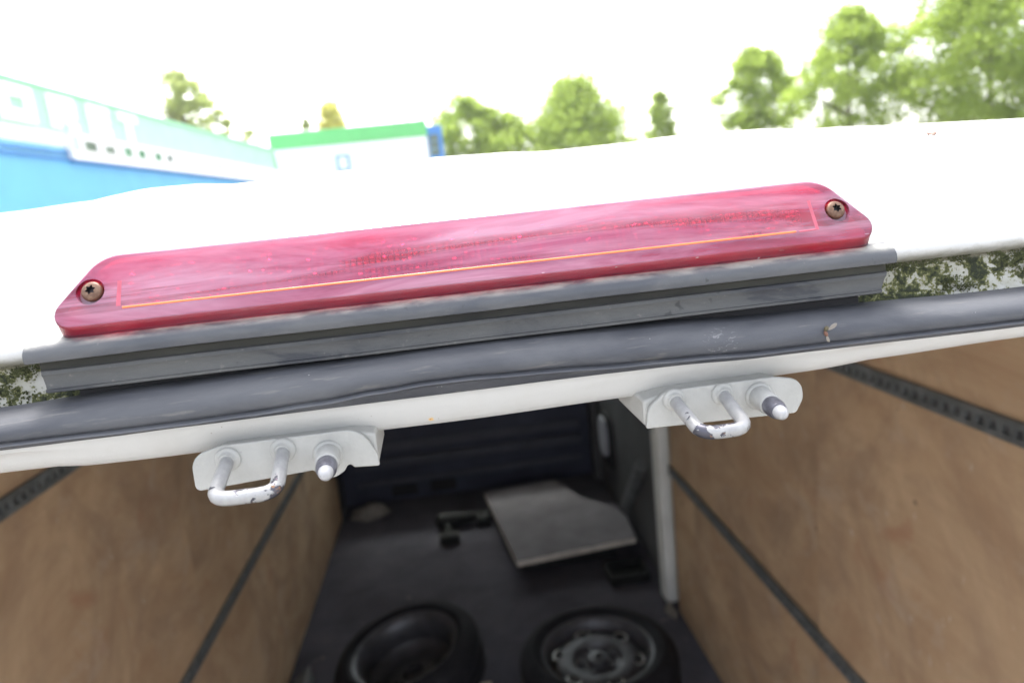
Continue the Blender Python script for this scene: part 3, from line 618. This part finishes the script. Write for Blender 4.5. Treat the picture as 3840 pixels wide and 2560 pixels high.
# ------------------------------------------------------------------ rubber door seal
STOP = [(-0.9, -0.070), (-0.1914, -0.0603), (-0.1266, -0.0578), (-0.0599, -0.0562), (0.01, -0.0552), (0.0327, -0.0554), (0.0805, -0.0568), (0.142, -0.0594), (0.2636, -0.0618), (0.9, -0.072)]
SHL = [(-0.9, -0.080), (-0.1861, -0.0721), (-0.1242, -0.0727), (-0.090, -0.0724), (-0.0598, -0.0714), (-0.035, -0.0697), (-0.0153, -0.0686), (0.0, -0.0686), (0.0297, -0.0698), (0.0758, -0.0718), (0.1352, -0.0736), (0.2525, -0.0742), (0.9, -0.080)]
SBT = [(-0.9, -0.083), (-0.1879, -0.0748), (-0.06, -0.0744), (0.0295, -0.0744), (0.0762, -0.0746), (0.1362, -0.0760), (0.2545, -0.0768), (0.9, -0.083)]
def seal_rows(x):
    zt, zh, zb = lerp_table(STOP, x), lerp_table(SHL, x), lerp_table(SBT, x)
    zh += 0.00018 * noise.noise((x * 60, 0, 4)); zb += 0.00012 * noise.noise((x * 45, 7, 4))
    P_ = []
    for t_, y in ((-0.02, 0.2960), (0.0, 0.2925), (0.03, 0.2895), (0.10, 0.2858), (0.20, 0.2823), (0.34, 0.2792), (0.50, 0.2772), (0.66, 0.2764), (0.80, 0.2768), (0.87, 0.2774), (0.905, 0.2782), (0.915, 0.2781), (0.935, 0.2765), (0.962, 0.2755), (0.985, 0.2753), (1.0, 0.2757)):
        yy = y + 0.0005 * noise.noise((x * 16, t_ * 1.5, 1)); P_.append((x, yy, H + zt + (zh - zt) * t_))
    for t_, y in ((0.10, 0.2770), (0.16, 0.2788), (0.3, 0.2796), (0.95, 0.2806), (1.0, 0.2812), (1.05, 0.2835), (1.05, 0.2930)):
        P_.append((x, y, H + zh + (zb - zh) * t_))
    return P_
mb = MB(); mb.grid([seal_rows(x) for x in frange(-0.86, 0.84, 420)])
mb.build('door_seal', 'seal_rubber', van, angle=55)

# ------------------------------------------------------------------ striker brackets
def bracket(poly, web, loops, pin, d_loop, ends, collars):
    """poly: plate outline [(x, z) mm]; loops: two leg roots; pin: (root, tip)"""
    Y0 = 0.2862
    mb = MB(); mb.prism([(x / 1000, Y0, H + z / 1000) for x, z in poly], (0, 0, 0), (0, -0.0026, 0))
    pl = mb.build('striker_bracket', 'plate_paint', van, angle=30, bevel=0.0007, seg=3)
    mb = MB()
    mb.prism([(x / 1000, Y0 + 0.0003, H + z / 1000) for x, z in web[0]], (0, 0, 0), Vector(web[1]) / 1000)
    mb.build('support_web', 'plate_paint', pl, angle=30, bevel=0.001)
    yp = Y0 - 0.0026
    a = Vector((loops[0][0] / 1000, yp, H + loops[0][1] / 1000)); b = Vector((loops[1][0] / 1000, yp, H + loops[1][1] / 1000))
    ea = Vector((ends[0][0] / 1000, ends[0][1] / 1000, H + ends[0][2] / 1000)); eb = Vector((ends[1][0] / 1000, ends[1][1] / 1000, H + ends[1][2] / 1000))
    path = [a + (a - ea) * 0.05]
    da = (ea - a); db = (eb - b); rc = 0.0068
    ka = 1 - rc / da.length; kb = 1 - rc / db.length; cr = (eb - ea)
    path += [a + da * t_ for t_ in (0, 0.25, 0.5, ka * 0.9, ka)]
    c1 = ea + cr.normalized() * rc
    for t_ in (0.2, 0.4, 0.6, 0.8): p0 = a + da * ka; path.append(p0 * (1 - t_) ** 2 + ea * 2 * t_ * (1 - t_) + c1 * t_ ** 2)
    c2 = eb - cr.normalized() * rc
    path += [c1, c1.lerp(c2, 0.5), c2]
    for t_ in (0.2, 0.4, 0.6, 0.8): p1 = b + db * kb; path.append(c2 * (1 - t_) ** 2 + eb * 2 * t_ * (1 - t_) + p1 * t_ ** 2)
    path += [b + db * t_ for t_ in (kb, kb * 0.9, 0.5, 0.25, 0)] + [b + (b - eb) * 0.05]
    mb = MB(); mb.tube(path, 0.0029, 16); mb.build('striker_loop', 'worn_loop', pl, angle=60)
    for p, dd in ((a, da), (b, db)):
        mb = MB(); mb.lathe(p, (0, -1, -0.05), [(-0.001, collars), (0.0006, collars), (0.0011, collars * 0.94), (0.0013, collars * 0.80), (0.0016, collars * 0.72), (0.0030, 0.0031)], 24); mb.build('weld_collar', 'plate_paint', pl, angle=45)
    p = Vector((pin[0][0] / 1000, yp, H + pin[0][1] / 1000)); q = Vector((pin[1][0] / 1000, pin[1][1] / 1000, H + pin[1][2] / 1000)); ax = q - p; ln = ax.length
    mb = MB(); mb.lathe(p, ax, [(-0.001, 0.0064), (0.0010, 0.0064), (0.0018, 0.0060), (0.0022, 0.0053), (ln * 0.44, 0.0049), (ln * 0.49, 0.0046), (ln * 0.51, 0.0036)], 28); mb.build('guide_pin', 'plate_paint', pl, angle=45)
    mb = MB(); mb.lathe(p, ax, [(ln * 0.50, 0.0040), (ln * 0.54, 0.0043), (ln * 0.70, 0.0042), (ln * 0.82, 0.0034)], 24); mb.build('pin_shank', 'pin_steel', pl, angle=45)
    mb = MB(); mb.lathe(p, ax, [(ln * 0.78, 0.0029), (ln * 0.87, 0.0030), (ln * 0.93, 0.0026), (ln * 0.98, 0.0017), (ln * 1.0, 0.0006)], 24); mb.build('pin_tip', 'pin_plastic', pl, angle=70)
    return pl
def vv2(l): return [Vector(p) for p in l]
polyL = round_poly(vv2([(-117.5, -104), (-117.0, -88.5), (-104, -85.2), (-46, -85.4), (-40.2, -98), (-40.0, -103.2), (-50.8, -102.4), (-52.6, -99.6), (-55.0, -103.5), (-60, -106.3), (-66.5, -103.4), (-68.0, -101.4)]),
                   [2.5, 8, 6, 11, 4, 0.8, 0.8, 1.6, 4, 5, 2, 1.2], 6)
b1 = bracket(polyL, ([(-113, -102), (-113, -92), (-104, -87), (-50, -87), (-40.3, -89.5), (-40.3, -103.0), (-50, -102), (-54, -99), (-66, -99), (-70, -101.5)], (0.6, 26, 4)), ((-101.8, -91.4), (-78.8, -90.4)), ((-60.6, -95.0), (-57.2, 255.5, -94.2)), None, ((-100.2, 255, -97.6), (-76.3, 255, -97.9)), 0.0053)
b1['label'] = 'striker bracket with its pin over a notched lower edge, nearer the left end of the brake light'
polyR = round_poly(vv2([(78.0, -102.6), (79.5, -93), (88.0, -86.3), (137, -86.2), (150.5, -89), (151.0, -98), (147.5, -104.4)]), [0.8, 8, 6, 7, 7, 6, 2.5], 6)
b2 = bracket(polyR, ([(78.2, -102.4), (78.2, -90.5), (90, -88), (137, -88), (146, -92), (146, -101), (142, -103.5)], (-5.5, 26, 6)), ((91.2, -90.6), (113.4, -90.9)), ((130.2, -94.0), (127.5, 255, -94.2)), None, ((92.6, 255, -97.4), (112.0, 255, -97.4)), 0.0051)
b2['label'] = 'striker bracket with a plain lower edge, nearer the right end of the brake light'

# ------------------------------------------------------------------ moss clinging in the gutter
mb = MB()
def blob(c_, r):
    vs_ = [c_ + Vector((random.gauss(0, 1), random.gauss(0, 1), random.gauss(0, 1))).normalized() * r * random.uniform(0.6, 1.15) for _ in range(6)]
    ax = [Vector((1, 0, 0)), Vector((-1, 0, 0)), Vector((0, 1, 0)), Vector((0, -1, 0)), Vector((0, 0, 1)), Vector((0, 0, -1))]
    vs_ = [c_ + a * r * random.uniform(0.6, 1.2) for a in ax]
    mb.add(vs_, [(0, 2, 4), (2, 1, 4), (1, 3, 4), (3, 0, 4), (2, 0, 5), (1, 2, 5), (3, 1, 5), (0, 3, 5)])
for _ in range(9000):
    sd_ = random.random()
    x = random.uniform(0.1965, 0.40) if sd_ < 0.6 else random.uniform(-0.30, -0.1715)
    z = -0.0445 - 0.020 * random.random() ** 1.3
    den = noise.noise((x * 46, z * 80, 3)) + 0.45 * noise.noise((x * 160, z * 190, 9)) - (-0.045 - z) * -8
    if den < 0.24 - (0.25 if z > -0.047 else 0): continue
    _, zz = roof_fn(x, 0.305, z, 0); blob(Vector((x, 0.3035, H + zz)), random.uniform(0.0003, 0.0007))
for (xa, za, n_) in ((0.2030, -0.0470, 40), (0.2440, -0.0590, 130), (0.2370, -0.0560, 90), (-0.186, -0.0475, 120), (-0.1775, -0.0455, 50)):
    for _ in range(n_):
        x, z = random.gauss(xa, 0.0030), random.gauss(za, 0.0013); blob(Vector((x, 0.3030 + random.uniform(-0.001, 0.0005), H + z)), random.uniform(0.0003, 0.0007))
tag(mb.build('moss', 'moss_green', smooth=False), 'dark green moss and algae growing in the white roof gutter beside the grey trim', 'moss', kind='stuff')

# ------------------------------------------------------------------ dead insect on the seal, leaf scrap on the roof
fl_ = Vector((0.1580, 0.2772, H - 0.0665))
ins = empty('dead_insect', fl_)
tag(ins, 'tiny dead fly with spread wings stuck on the black door seal', 'insect')
def ellip(c_, ax, r, n=10):
    ax = Vector(ax); mbx.lathe(Vector(c_) - ax / 2, ax, [(ax.length * (0.5 - 0.5 * math.cos(math.pi * i / 8)), max(r * math.sin(math.pi * i / 8), 0.00002)) for i in range(9)], n)
mbx = MB(); ellip(fl_ + Vector((0.0001, -0.0008, 0.0010)), (0.0014, 0.0004, 0.0021), 0.00095); mbx.build('body', 'insect_body', ins)
mbx = MB(); ellip(fl_ + Vector((-0.0002, -0.0009, -0.0012)), (0.0010, -0.0002, -0.0026), 0.00085); mbx.build('abdomen', 'insect_red', ins)
for a0, a1, wd in (((0.0006, -0.0013, 0.0004), (0.0040, -0.0022, 0.0030), 0.0010), ((-0.0002, -0.0012, -0.0018), (0.0008, -0.0016, -0.0048), 0.0007)):
    a0, a1 = fl_ + Vector(a0), fl_ + Vector(a1); d = a1 - a0; q = Vector((d.z, 0, -d.x)).normalized() * wd; mbx = MB(); rows = []
    for t_, s_ in ((0, 0.2), (0.3, 0.75), (0.6, 1.0), (0.85, 0.8), (1.0, 0.3)):
        c_ = a0 + d * t_; rows.append([c_ - q * s_, c_ + Vector((0, -0.0002, 0)), c_ + q * s_])
    mbx.grid(rows); mbx.build('wing', 'insect_wing', ins)
mb = MB(); c_ = Vector((0.2595, 0.352, 0)); _, zr = roof_fn(0.2595, 0.352, 0.0148, 0)
rows = []
for i in range(6):
    t_ = i / 5 - 0.5
    rows.append([Vector((0.2595 + t_ * 0.0052, 0.3495 + s_ * 0.0035 * (1 - 3.2 * t_ * t_), H + zr + 0.0012 + s_ * 0.0016 + 0.0004 * math.sin(i * 1.9 + s_))) for s_ in (-0.5, 0, 0.5)])
mb.grid(rows); lf = mb.build('leaf_scrap', 'dry_leaf')
sm = lf.modifiers.new('s', 'SOLIDIFY'); sm.thickness = 0.0004
tag(lf, 'small dry brown scrap of leaf lying on the white roof', 'leaf')

# ------------------------------------------------------------------ things lying in the load bay
wr = wheel('spare_wheel', (0.378, 2.26, H - 1.85 + 0.112), (0, 0, R(12)), None, True, r=0.298)
tag(wr, 'spare wheel lying flat with its slotted steel face up, beside the right plywood wall', 'wheel', 'spare wheels lying in the load bay')
wl = wheel('spare_wheel', (-0.335, 2.42, H - 1.85 + 0.140), (R(3), R(-9), 0), None, False, r=0.288)
tag(wl, 'spare wheel lying tilted with its hollow inner side up, nearer the left plywood wall', 'wheel', 'spare wheels lying in the load bay')
# prop block under the raised side of the tilted wheel
mb = MB(); mb.box(-0.10, -0.03, 2.18, 2.34, H - 1.848, H - 1.772); o = mb.build('wood_block', 'block_wood', None, smooth=False, bevel=0.004)
tag(o, 'pale wooden block on the floor between the two spare wheels', 'block')
# grey board on a low dark crate
zb = H - 1.735
bp = [(0.048, 4.03), (0.500, 4.09), (0.615, 3.775), (0.765, 3.61), (0.805, 3.46), (0.785, 3.205), (0.158, 3.135)]
mb = MB(); n_ = len(bp)
mb.add([(x, y, zb - 0.028) for x, y in bp] + [(x, y, zb) for x, y in bp], [tuple(range(n_, 2 * n_)), tuple(range(n_))[::-1]])
mb.cur = 1; mb.add([(x, y, zb - 0.028) for x, y in bp] + [(x, y, zb) for x, y in bp], [(i, (i + 1) % n_, n_ + (i + 1) % n_, n_ + i) for i in range(n_)])
o = mb.build('grey_board', ['board_grey', 'board_edge'], None, smooth=False)
bm_ = bmesh.new(); bm_.from_mesh(o.data); bmesh.ops.remove_doubles(bm_, verts=bm_.verts, dist=1e-6); bm_.to_mesh(o.data); bm_.free()
tag(o, 'flat grey board with a cut-off corner and pale front edge on the van floor', 'board')
cr = empty('low_crate', (0.42, 3.52, H - 1.85)); tag(cr, 'low black crate underneath the grey board', 'crate')
mb = MB(); mb.box(0.20, 0.66, 3.26, 3.80, H - 1.846, H - 1.83); mb.build('crate_base', 'tool_black', cr, smooth=False)
for a in ((0.20, 0.66, 3.24, 3.26), (0.20, 0.66, 3.80, 3.82), (0.18, 0.20, 3.24, 3.82), (0.66, 0.68, 3.24, 3.82)):
    mb = MB(); mb.box(*a, H - 1.846, zb - 0.029); mb.build('crate_side', 'tool_black', cr, smooth=False)
# cordless tool lying beside the board
tl = empty('power_tool', (-0.15, 3.85, H - 1.85)); tag(tl, 'black power tool lying on the dark carpet left of the grey board', 'tool')
mb = MB(); mb.lathe((-0.26, 3.845, H - 1.80), (1, 0.05, 0), [(0, 0.02), (0.02, 0.045), (0.09, 0.05), (0.13, 0.04), (0.22, 0.032), (0.26, 0.018), (0.31, 0.010)], 16); mb.build('body', 'tool_black', tl)
mb = MB(); mb.tube([(-0.20, 3.84, H - 1.81), (-0.19, 3.76, H - 1.82), (-0.185, 3.70, H - 1.82)], 0.022, 10); mb.build('grip', 'tool_black', tl)
mb = MB(); mb.box(-0.24, -0.13, 3.63, 3.70, H - 1.848, H - 1.79); mb.build('battery', 'tool_black', tl, bevel=0.008)
mb = MB(); mb.box(-0.02, 0.06, 3.80, 3.93, H - 1.848, H - 1.79); o = mb.build('tool_case', 'tool_black', None, bevel=0.01); tag(o, 'small black case at the left edge of the grey board', 'case')
# shallow black tray by the post
ty = empty('black_tray', (0.70, 3.09, H - 1.85)); tag(ty, 'shallow black tray on the floor between grey board and door post', 'tray')
mb = MB(); mb.box(0.60, 0.775, 2.98, 3.115, H - 1.846, H - 1.838); mb.build('tray_base', 'tool_black', ty, smooth=False)
for a in ((0.60, 0.775, 2.97, 2.979), (0.60, 0.775, 3.116, 3.125), (0.591, 0.599, 2.97, 3.125), (0.776, 0.784, 2.97, 3.125)):
    mb = MB(); mb.box(*a, H - 1.846, H - 1.80); mb.build('tray_side', 'tool_black', ty, smooth=False)
# crumpled rag at the far left
def lump(name, c_, rx, ry, rz, mat, label, cat, seed):
    mb = MB(); rows = []
    for i in range(11):
        th = math.pi / 2 * i / 10; row = []
        for j in range(22):
            ph = 2 * math.pi * j / 22; d = Vector((math.cos(ph) * math.cos(th), math.sin(ph) * math.cos(th), math.sin(th)))
            k_ = 1 + 0.38 * noise.noise(d * 1.9 + Vector((seed, 0, 0))) + 0.16 * noise.noise(d * 5 + Vector((0, seed, 0)))
            row.append(Vector(c_) + Vector((d.x * rx * k_, d.y * ry * k_, d.z * rz * k_)))
        rows.append(row)
    mb.grid(rows, closed_u=True); o = mb.build(name, mat, None, angle=70); tag(o, label, cat); return o
lump('rag', (-0.70, 4.18, H - 1.852), 0.13, 0.08, 0.075, 'rag_cloth', 'crumpled pale rag on the floor at the foot of the navy bulkhead', 'rag', 3)
lump('cloth_scrap', (0.80, 2.86 - 0.16, H - 1.852), 0.022, 0.05, 0.04, 'rag_cloth', 'small pale scrap of cloth at the foot of the grey door post', 'cloth', 8)
lump('dust_sheet', (-0.79, 2.35, H - 1.852), 0.07, 0.30, 0.10, 'door_grey', 'dark crumpled sheet along the left plywood wall beside the tilted wheel', 'sheet', 12)

# ------------------------------------------------------------------ buildings behind
K = 2.5
A0 = Vector((-7.5, 14.0, 0)) * K; E0 = Vector((1.0, 15.5, 0)).normalized(); N0 = Vector((E0.y, -E0.x, 0))
def WL(s_, z, d=0.0): return A0 + E0 * (s_ * K) + N0 * d + Vector((0, 0, H + z * K))
def wbox(mb, s0, s1, z0, z1, d0, d1):
    p = [WL(s0, z0, d0), WL(s1, z0, d0), WL(s1, z1, d0), WL(s0, z1, d0)]; mb.prism(p, (0, 0, 0), N0 * (d1 - d0))
hall = empty('blue_hall', (A0.x, A0.y, 0))
tag(hall, 'long blue hall with pale green fascia and big white letters above a row of windows', 'building')
zg = -H / K
mb = MB(); wbox(mb, -9, 15.6, zg, 1.84, -12, 0); mb.build('blue_wall', 'blue_cladding', hall, smooth=False)
mb = MB(); wbox(mb, -9, 15.58, 1.842, 2.10, -12, -0.05); mb.build('light_blue_band', 'light_blue_cladding', hall, smooth=False)
for z0 in (1.96, 1.835):
    mb = MB(); wbox(mb, -9, 1.17, z0, z0 + 0.045, 0.002, 0.14); mb.build('blue_moulding', 'deep_blue', hall, smooth=False)
mb = MB(); wbox(mb, -9, 15.58, 2.102, 2.38, -12, 0.0); mb.build('white_band', 'white_render', hall, smooth=False)
for i in range(7):
    mb = MB(); wbox(mb, -8.3 + i * 1.36, -7.4 + i * 1.36, 2.16, 2.32, 0.004, 0.06); mb.build('band_panel', 'white_render', hall, smooth=False)
mb = MB(); wbox(mb, -9, 15.3, 2.382, 3.18, -12, 0.02)
fas = mb.build('green_fascia', 'pale_green_cladding', hall, smooth=False)
mb = MB(); wbox(mb, -9, 15.3, 3.182, 3.235, -12, 0.16); mb.build('roof_edge', 'pale_green_cladding', hall, smooth=False)
mb = MB(); pts_ = [WL(15.302 + 0.42 * math.sin(a) * 1.0, 2.40 + 0.84 * math.cos(a), 0.02) for a in [math.pi / 2 * i / 8 for i in range(9)]] + [WL(15.302, 2.40, 0.02)]
mb.prism(pts_, (0, 0, 0), N0 * -3); mb.build('rounded_corner', 'green_cladding', hall, angle=50)
for s_, h_ in ((2.9, 0.10), (7.0, 0.05)):
    mb = MB(); mb.prism([WL(s_ - 0.5, 3.236, -0.3), WL(s_ + 0.3, 3.236, -0.3), WL(s_ + 0.05, 3.236 + h_, -0.3)], (0, 0, 0), N0 * -1); mb.build('roof_vent', 'white_render', hall, smooth=False)
# projecting white bay with windows
mb = MB(); wbox(mb, 1.18, 15.5, 1.86, 2.379, 0.0, 0.35); bay = mb.build('window_bay', 'white_render', hall, smooth=False)
mb = MB(); wbox(mb, 1.20, 15.5, 1.80, 1.858, 0.0, 0.20); mb.build('shadow_strip', 'deep_blue', hall, smooth=False)
for i, (s0, s1, z0, z1, m_) in enumerate(((1.58, 2.06, 2.05, 2.26, 'window_glass'), (2.36, 2.78, 2.05, 2.23, 'window_glass'), (3.16, 3.54, 2.05, 2.27, 'green_glass'), (3.82, 4.18, 2.06, 2.26, 'green_glass'), (4.66, 5.02, 2.06, 2.26, 'green_glass'), (5.34, 5.66, 2.07, 2.26, 'window_glass'), (8.46, 8.70, 2.10, 2.24, 'window_glass'), (8.92, 9.16, 2.10, 2.24, 'deep_blue'), (9.60, 9.84, 2.08, 2.24, 'deep_blue'), (11.5, 11.8, 2.1, 2.24, 'window_glass'))):
    mb = MB()
    for a in ((s0 - .03, s0, z0 - .02, z1 + .02), (s1, s1 + .03, z0 - .02, z1 + .02), (s0, s1, z0 - .02, z0), (s0, s1, z1, z1 + .02)): wbox(mb, *a, 0.352, 0.42)
    wn = mb.build('window', 'white_render', hall, smooth=False)
    mb = MB(); wbox(mb, s0, s1, z0, z1, 0.352, 0.37); mb.build('pane', m_, wn, smooth=False)
mb = MB(); wbox(mb, 1.22, 1.44, 2.02, 2.33, 0.352, 0.37); mb.build('side_pane', 'mast_grey', hall, smooth=False)
# letters on the fascia
def letter(rects, name):
    mb = MB()
    for i, (s0, s1, z0, z1) in enumerate(rects): wbox(mb, s0, s1, z0, z1, 0.022, 0.16 + 0.002 * i)
    o = mb.build('sign_letter', 'white_render', fas, smooth=False); return o
T_, B_ = 3.10, 2.44
letter([(-0.62, 0.36, 2.88, T_), (-0.62, 0.36, B_, 2.66), (-0.62, -0.36, 2.66, 2.88), (0.06, 0.36, 2.66, 2.88)], 'O')
letter([(0.80, 1.12, B_, T_), (1.12, 1.66, 2.86, T_), (1.12, 1.66, 2.66, 2.80), (1.40, 1.70, 2.70, 3.02), (1.22, 1.44, 2.56, 2.66), (1.38, 1.70, B_, 2.60)], 'R')
letter([(2.14, 2.46, B_, T_), (2.46, 3.0, 2.93, T_), (2.46, 2.98, 2.70, 2.88), (2.46, 3.0, B_, 2.64)], 'E')
letter([(3.42, 4.28, 2.90, T_), (3.70, 3.98, B_, 2.90)], 'T')

def bx(mb, x0, x1, y0, y1, z0, z1): mb.box(x0 * K, x1 * K, y0 * K, y1 * K, H + z0 * K, H + z1 * K)
wh = empty('white_building', (-4 * K, 36 * K, 0)); tag(wh, 'white flat-roofed building with a bright green band round its top', 'building')
mb = MB(); bx(mb, -7.62, -0.34, 34.0, 40, zg, 3.70); mb.build('white_wall', 'white_render', wh, smooth=False)
mb = MB(); bx(mb, -7.66, -0.30, 33.96, 40.04, 3.702, 4.42); mb.build('green_band', 'green_cladding', wh, smooth=False)
mb = MB()
for a in ((-4.72, -4.60, 2.46, 3.20), (-4.20, -4.08, 2.46, 3.20), (-4.60, -4.20, 2.46, 2.56), (-4.60, -4.20, 3.10, 3.20)): bx(mb, a[0], a[1], 33.93, 33.998, a[2], a[3])
wn = mb.build('window', 'frame_blue', wh, smooth=False)
mb = MB(); bx(mb, -4.60, -4.20, 33.965, 33.998, 2.56, 3.10); mb.build('pane', 'white_render', wn, smooth=False)
mb = MB(); mb.tube([(-1.25 * K, 35 * K, H + 4.42 * K), (-1.15 * K, 35 * K, H + 4.9 * K), (-0.93 * K, 35 * K, H + 5.42 * K)], 0.09, 8); mb.build('roof_mast', 'mast_grey', wh)
tw = empty('blue_tower', (0.03 * K, 35 * K, 0)); tag(tw, 'small blue stair tower with a tall window against the white building', 'tower')
mb = MB()
for a in ((-0.296, -0.24, zg, 4.12), (0.20, 0.40, zg, 4.12), (-0.24, 0.20, 3.72, 4.12), (-0.24, 0.20, zg, 2.75)): bx(mb, a[0], a[1], 34.0, 36, a[2], a[3])
mb.build('tower_frame', 'deep_blue', tw, smooth=False)
mb = MB(); bx(mb, -0.24, 0.20, 34.03, 34.05, 2.75, 3.72); mb.build('pane', 'window_glass', tw, smooth=False)
for z in (3.05, 3.4):
    mb = MB(); bx(mb, -0.24, 0.20, 34.0, 34.028, z, z + 0.03); mb.build('glazing_bar', 'frame_blue', tw, smooth=False)

# ------------------------------------------------------------------ trees
def tree(name, label, x, y, top, base, rad, mat, seed, nleaf, leaf, shape='oval', group='trees beyond the roof', density=1.0, lean=0.0):
    """x, y on the ground; top and base of the crown as world heights; rad crown radius"""
    rnd = random.Random(seed); e = empty(name, (x, y, 0)); tag(e, label, 'tree', group)
    hgt = top - base; mb = MB()
    mb.tube([(x, y, 0), (x + 0.05 * rad, y, base * 0.6), (x + lean * 0.3, y, base + 0.35 * hgt), (x + lean, y, base + 0.8 * hgt)], [0.020 * top, 0.016 * top, 0.009 * top, 0.03], 9)
    for i in range(9):
        a = rnd.uniform(0, 6.28); z0 = base + hgt * rnd.uniform(0.0, 0.55); q = rad * rnd.uniform(0.5, 0.85)
        mb.tube([(x + lean * 0.3, y, z0), (x + q * 0.5 * math.cos(a), y + q * 0.5 * math.sin(a), z0 + q * 0.35), (x + q * math.cos(a), y + q * math.sin(a), z0 + q * 0.6)], [0.09, 0.055, 0.02], 6)
    mb.build('trunk', 'bark', e)
    # clumps through the crown, leaves through the clumps
    def prof(t_):                        # crown radius at relative height
        if shape == 'cone': return max(0.0, (1 - t_) ** 0.62) * (0.75 + 0.25 * min(1, t_ * 6))
        if shape == 'open': return math.sin(math.pi * min(1, max(0, t_ * 0.9 + 0.08))) ** 0.6
        return math.sin(math.pi * min(1, max(0, 0.12 + t_ * 0.86))) ** 0.7
    clumps = []
    nc = int(110 * density)
    for i in range(nc):
        t_ = rnd.random() ** 0.9; a = rnd.uniform(0, 6.283); q = rad * prof(t_) * math.sqrt(rnd.uniform(0.08, 1.0)) * rnd.uniform(0.8, 1.12)
        clumps.append((Vector((x + lean * t_ + q * math.cos(a), y + q * math.sin(a), base + t_ * hgt)), max(rad * rnd.uniform(0.09, 0.21), hgt * rnd.uniform(0.035, 0.06))))
    V = []; F = []
    for i in range(nleaf):
        c_, r_ = clumps[rnd.randrange(nc)]
        d = Vector((rnd.gauss(0, 1), rnd.gauss(0, 1), rnd.gauss(0, 0.75))); p = c_ + d * r_ * 0.62
        u = Vector((rnd.gauss(0, 1), rnd.gauss(0, 1), rnd.gauss(0, 0.6))).normalized(); w_ = u.cross(Vector((rnd.gauss(0, 1), rnd.gauss(0, 1), rnd.gauss(0, 1)))).normalized()
        l_ = leaf * rnd.uniform(0.6, 1.3); b = len(V)
        V += [p - u * l_ * 0.5, p + w_ * l_ * 0.32, p + u * l_ * 0.5, p - w_ * l_ * 0.32]; F.append((b, b + 1, b + 2, b + 3))
    o_ = Vector((x, y, base)); me = bpy.data.meshes.new('crown'); me.from_pydata([p - o_ for p in V], [], F); me.materials.append(MATS[mat])
    o = bpy.data.objects.new('crown', me); COL.objects.link(o); place(o, o_, e)
    return e
def tz(z50, y): return H + z50 * y / 50.0
def tx(x50, y): return x50 * y / 50.0
tree('airy_tree', 'thin airy tree showing above the blue hall left of the white building', tx(-16.6, 115), 115, tz(10.8, 115), tz(5.0, 115), tx(2.9, 115), 'leaf_olive', 1, 6500, 0.62, 'open', density=0.42)
tree('airy_tree', 'lower thin tree to the right of the airy tree above the hall roof', tx(-14.3, 118), 118, tz(8.3, 118), tz(4.5, 118), tx(1.0, 118), 'leaf_olive', 2, 1500, 0.6, 'open', density=0.25)
tree('small_tree', 'low tree top just over the right end of the hall roof', tx(-12.6, 120), 120, tz(6.9, 120), tz(3.5, 120), tx(1.3, 120), 'leaf_olive', 3, 1200, 0.55, 'oval', density=0.3)
tree('yellow_tree', 'yellow-leaved tree top showing over the green band of the white building', tx(-6.9, 112), 112, tz(8.2, 112), tz(2.6, 112), tx(1.15, 112), 'leaf_yellow', 4, 6500, 0.5, 'oval', density=1.0)
tree('small_tree', 'tiny olive tree top left of the yellow tree over the green band', tx(-8.6, 112), 112, tz(7.3, 112), tz(5.0, 112), tx(0.45, 112), 'leaf_olive', 5, 800, 0.5, 'oval', density=0.3)
tree('round_tree', 'broad pale green tree immediately right of the blue tower', tx(2.6, 95), 95, tz(7.6, 95), tz(0.2, 95), tx(3.9, 95), 'leaf_green', 6, 15000, 0.5, 'oval', density=1.3)
tree('round_tree', 'lower shrubby tree between the two larger trees right of the blue tower', tx(5.2, 97), 97, tz(6.1, 97), tz(0.2, 97), tx(3.2, 97), 'leaf_green', 7, 11000, 0.5, 'oval', density=1.1)
tree('peaked_tree', 'tall peaked dark green tree in the middle of the skyline', tx(10.2, 92), 92, tz(7.9, 92), tz(0.2, 92), tx(6.6, 92), 'leaf_green', 8, 24000, 0.5, 'cone', density=1.9)
tree('slim_tree', 'slim upright tree standing alone right of the peaked tree', tx(16.3, 90), 90, tz(6.75, 90), tz(0.5, 90), tx(1.3, 90), 'leaf_green', 9, 5000, 0.45, 'oval', density=0.8)
tree('avenue_tree', 'smallest of the three big trees at the right, farthest along the row', tx(23.6, 75), 75, tz(9.1, 75), tz(1.0, 75), tx(3.3, 75), 'leaf_green', 10, 17000, 0.40, 'oval', 'big trees in a row at the right', 1.3)
tree('avenue_tree', 'middle one of the three big trees in a row at the right', tx(30.6, 64), 64, tz(11.1, 64), tz(1.0, 64), tx(4.4, 64), 'leaf_green', 11, 21000, 0.36, 'oval', 'big trees in a row at the right', 1.4)
tree('avenue_tree', 'largest tree, cut off by the top right corner of the picture', tx(41.6, 55), 55, tz(15.5, 55), tz(1.6, 55), tx(6.2, 55), 'leaf_green', 12, 42000, 0.34, 'oval', 'big trees in a row at the right', 3.4)

# ------------------------------------------------------------------ thin volume added for the lens's veiling glare: far trees and halls fade
hm = bpy.data.materials.new('glare_veil'); hm.use_nodes = True; ht = hm.node_tree; ht.nodes.remove(ht.nodes['Principled BSDF'])
hv = ht.nodes.new('ShaderNodeVolumePrincipled'); hv.inputs['Color'].default_value = (0.97, 0.98, 1.0, 1); hv.inputs['Density'].default_value = 0.00032; hv.inputs['Anisotropy'].default_value = 0.2
ht.links.new(hv.outputs[0], ht.nodes['Material Output'].inputs['Volume']); MATS['glare_veil'] = hm
mb = MB(); mb.box(-705, 705, -305, 1105, -1.0, 26.0); tag(mb.build('veil', 'glare_veil', smooth=False), 'thin pale haze added over the whole yard to stand for lens glare', 'veil', kind='stuff')
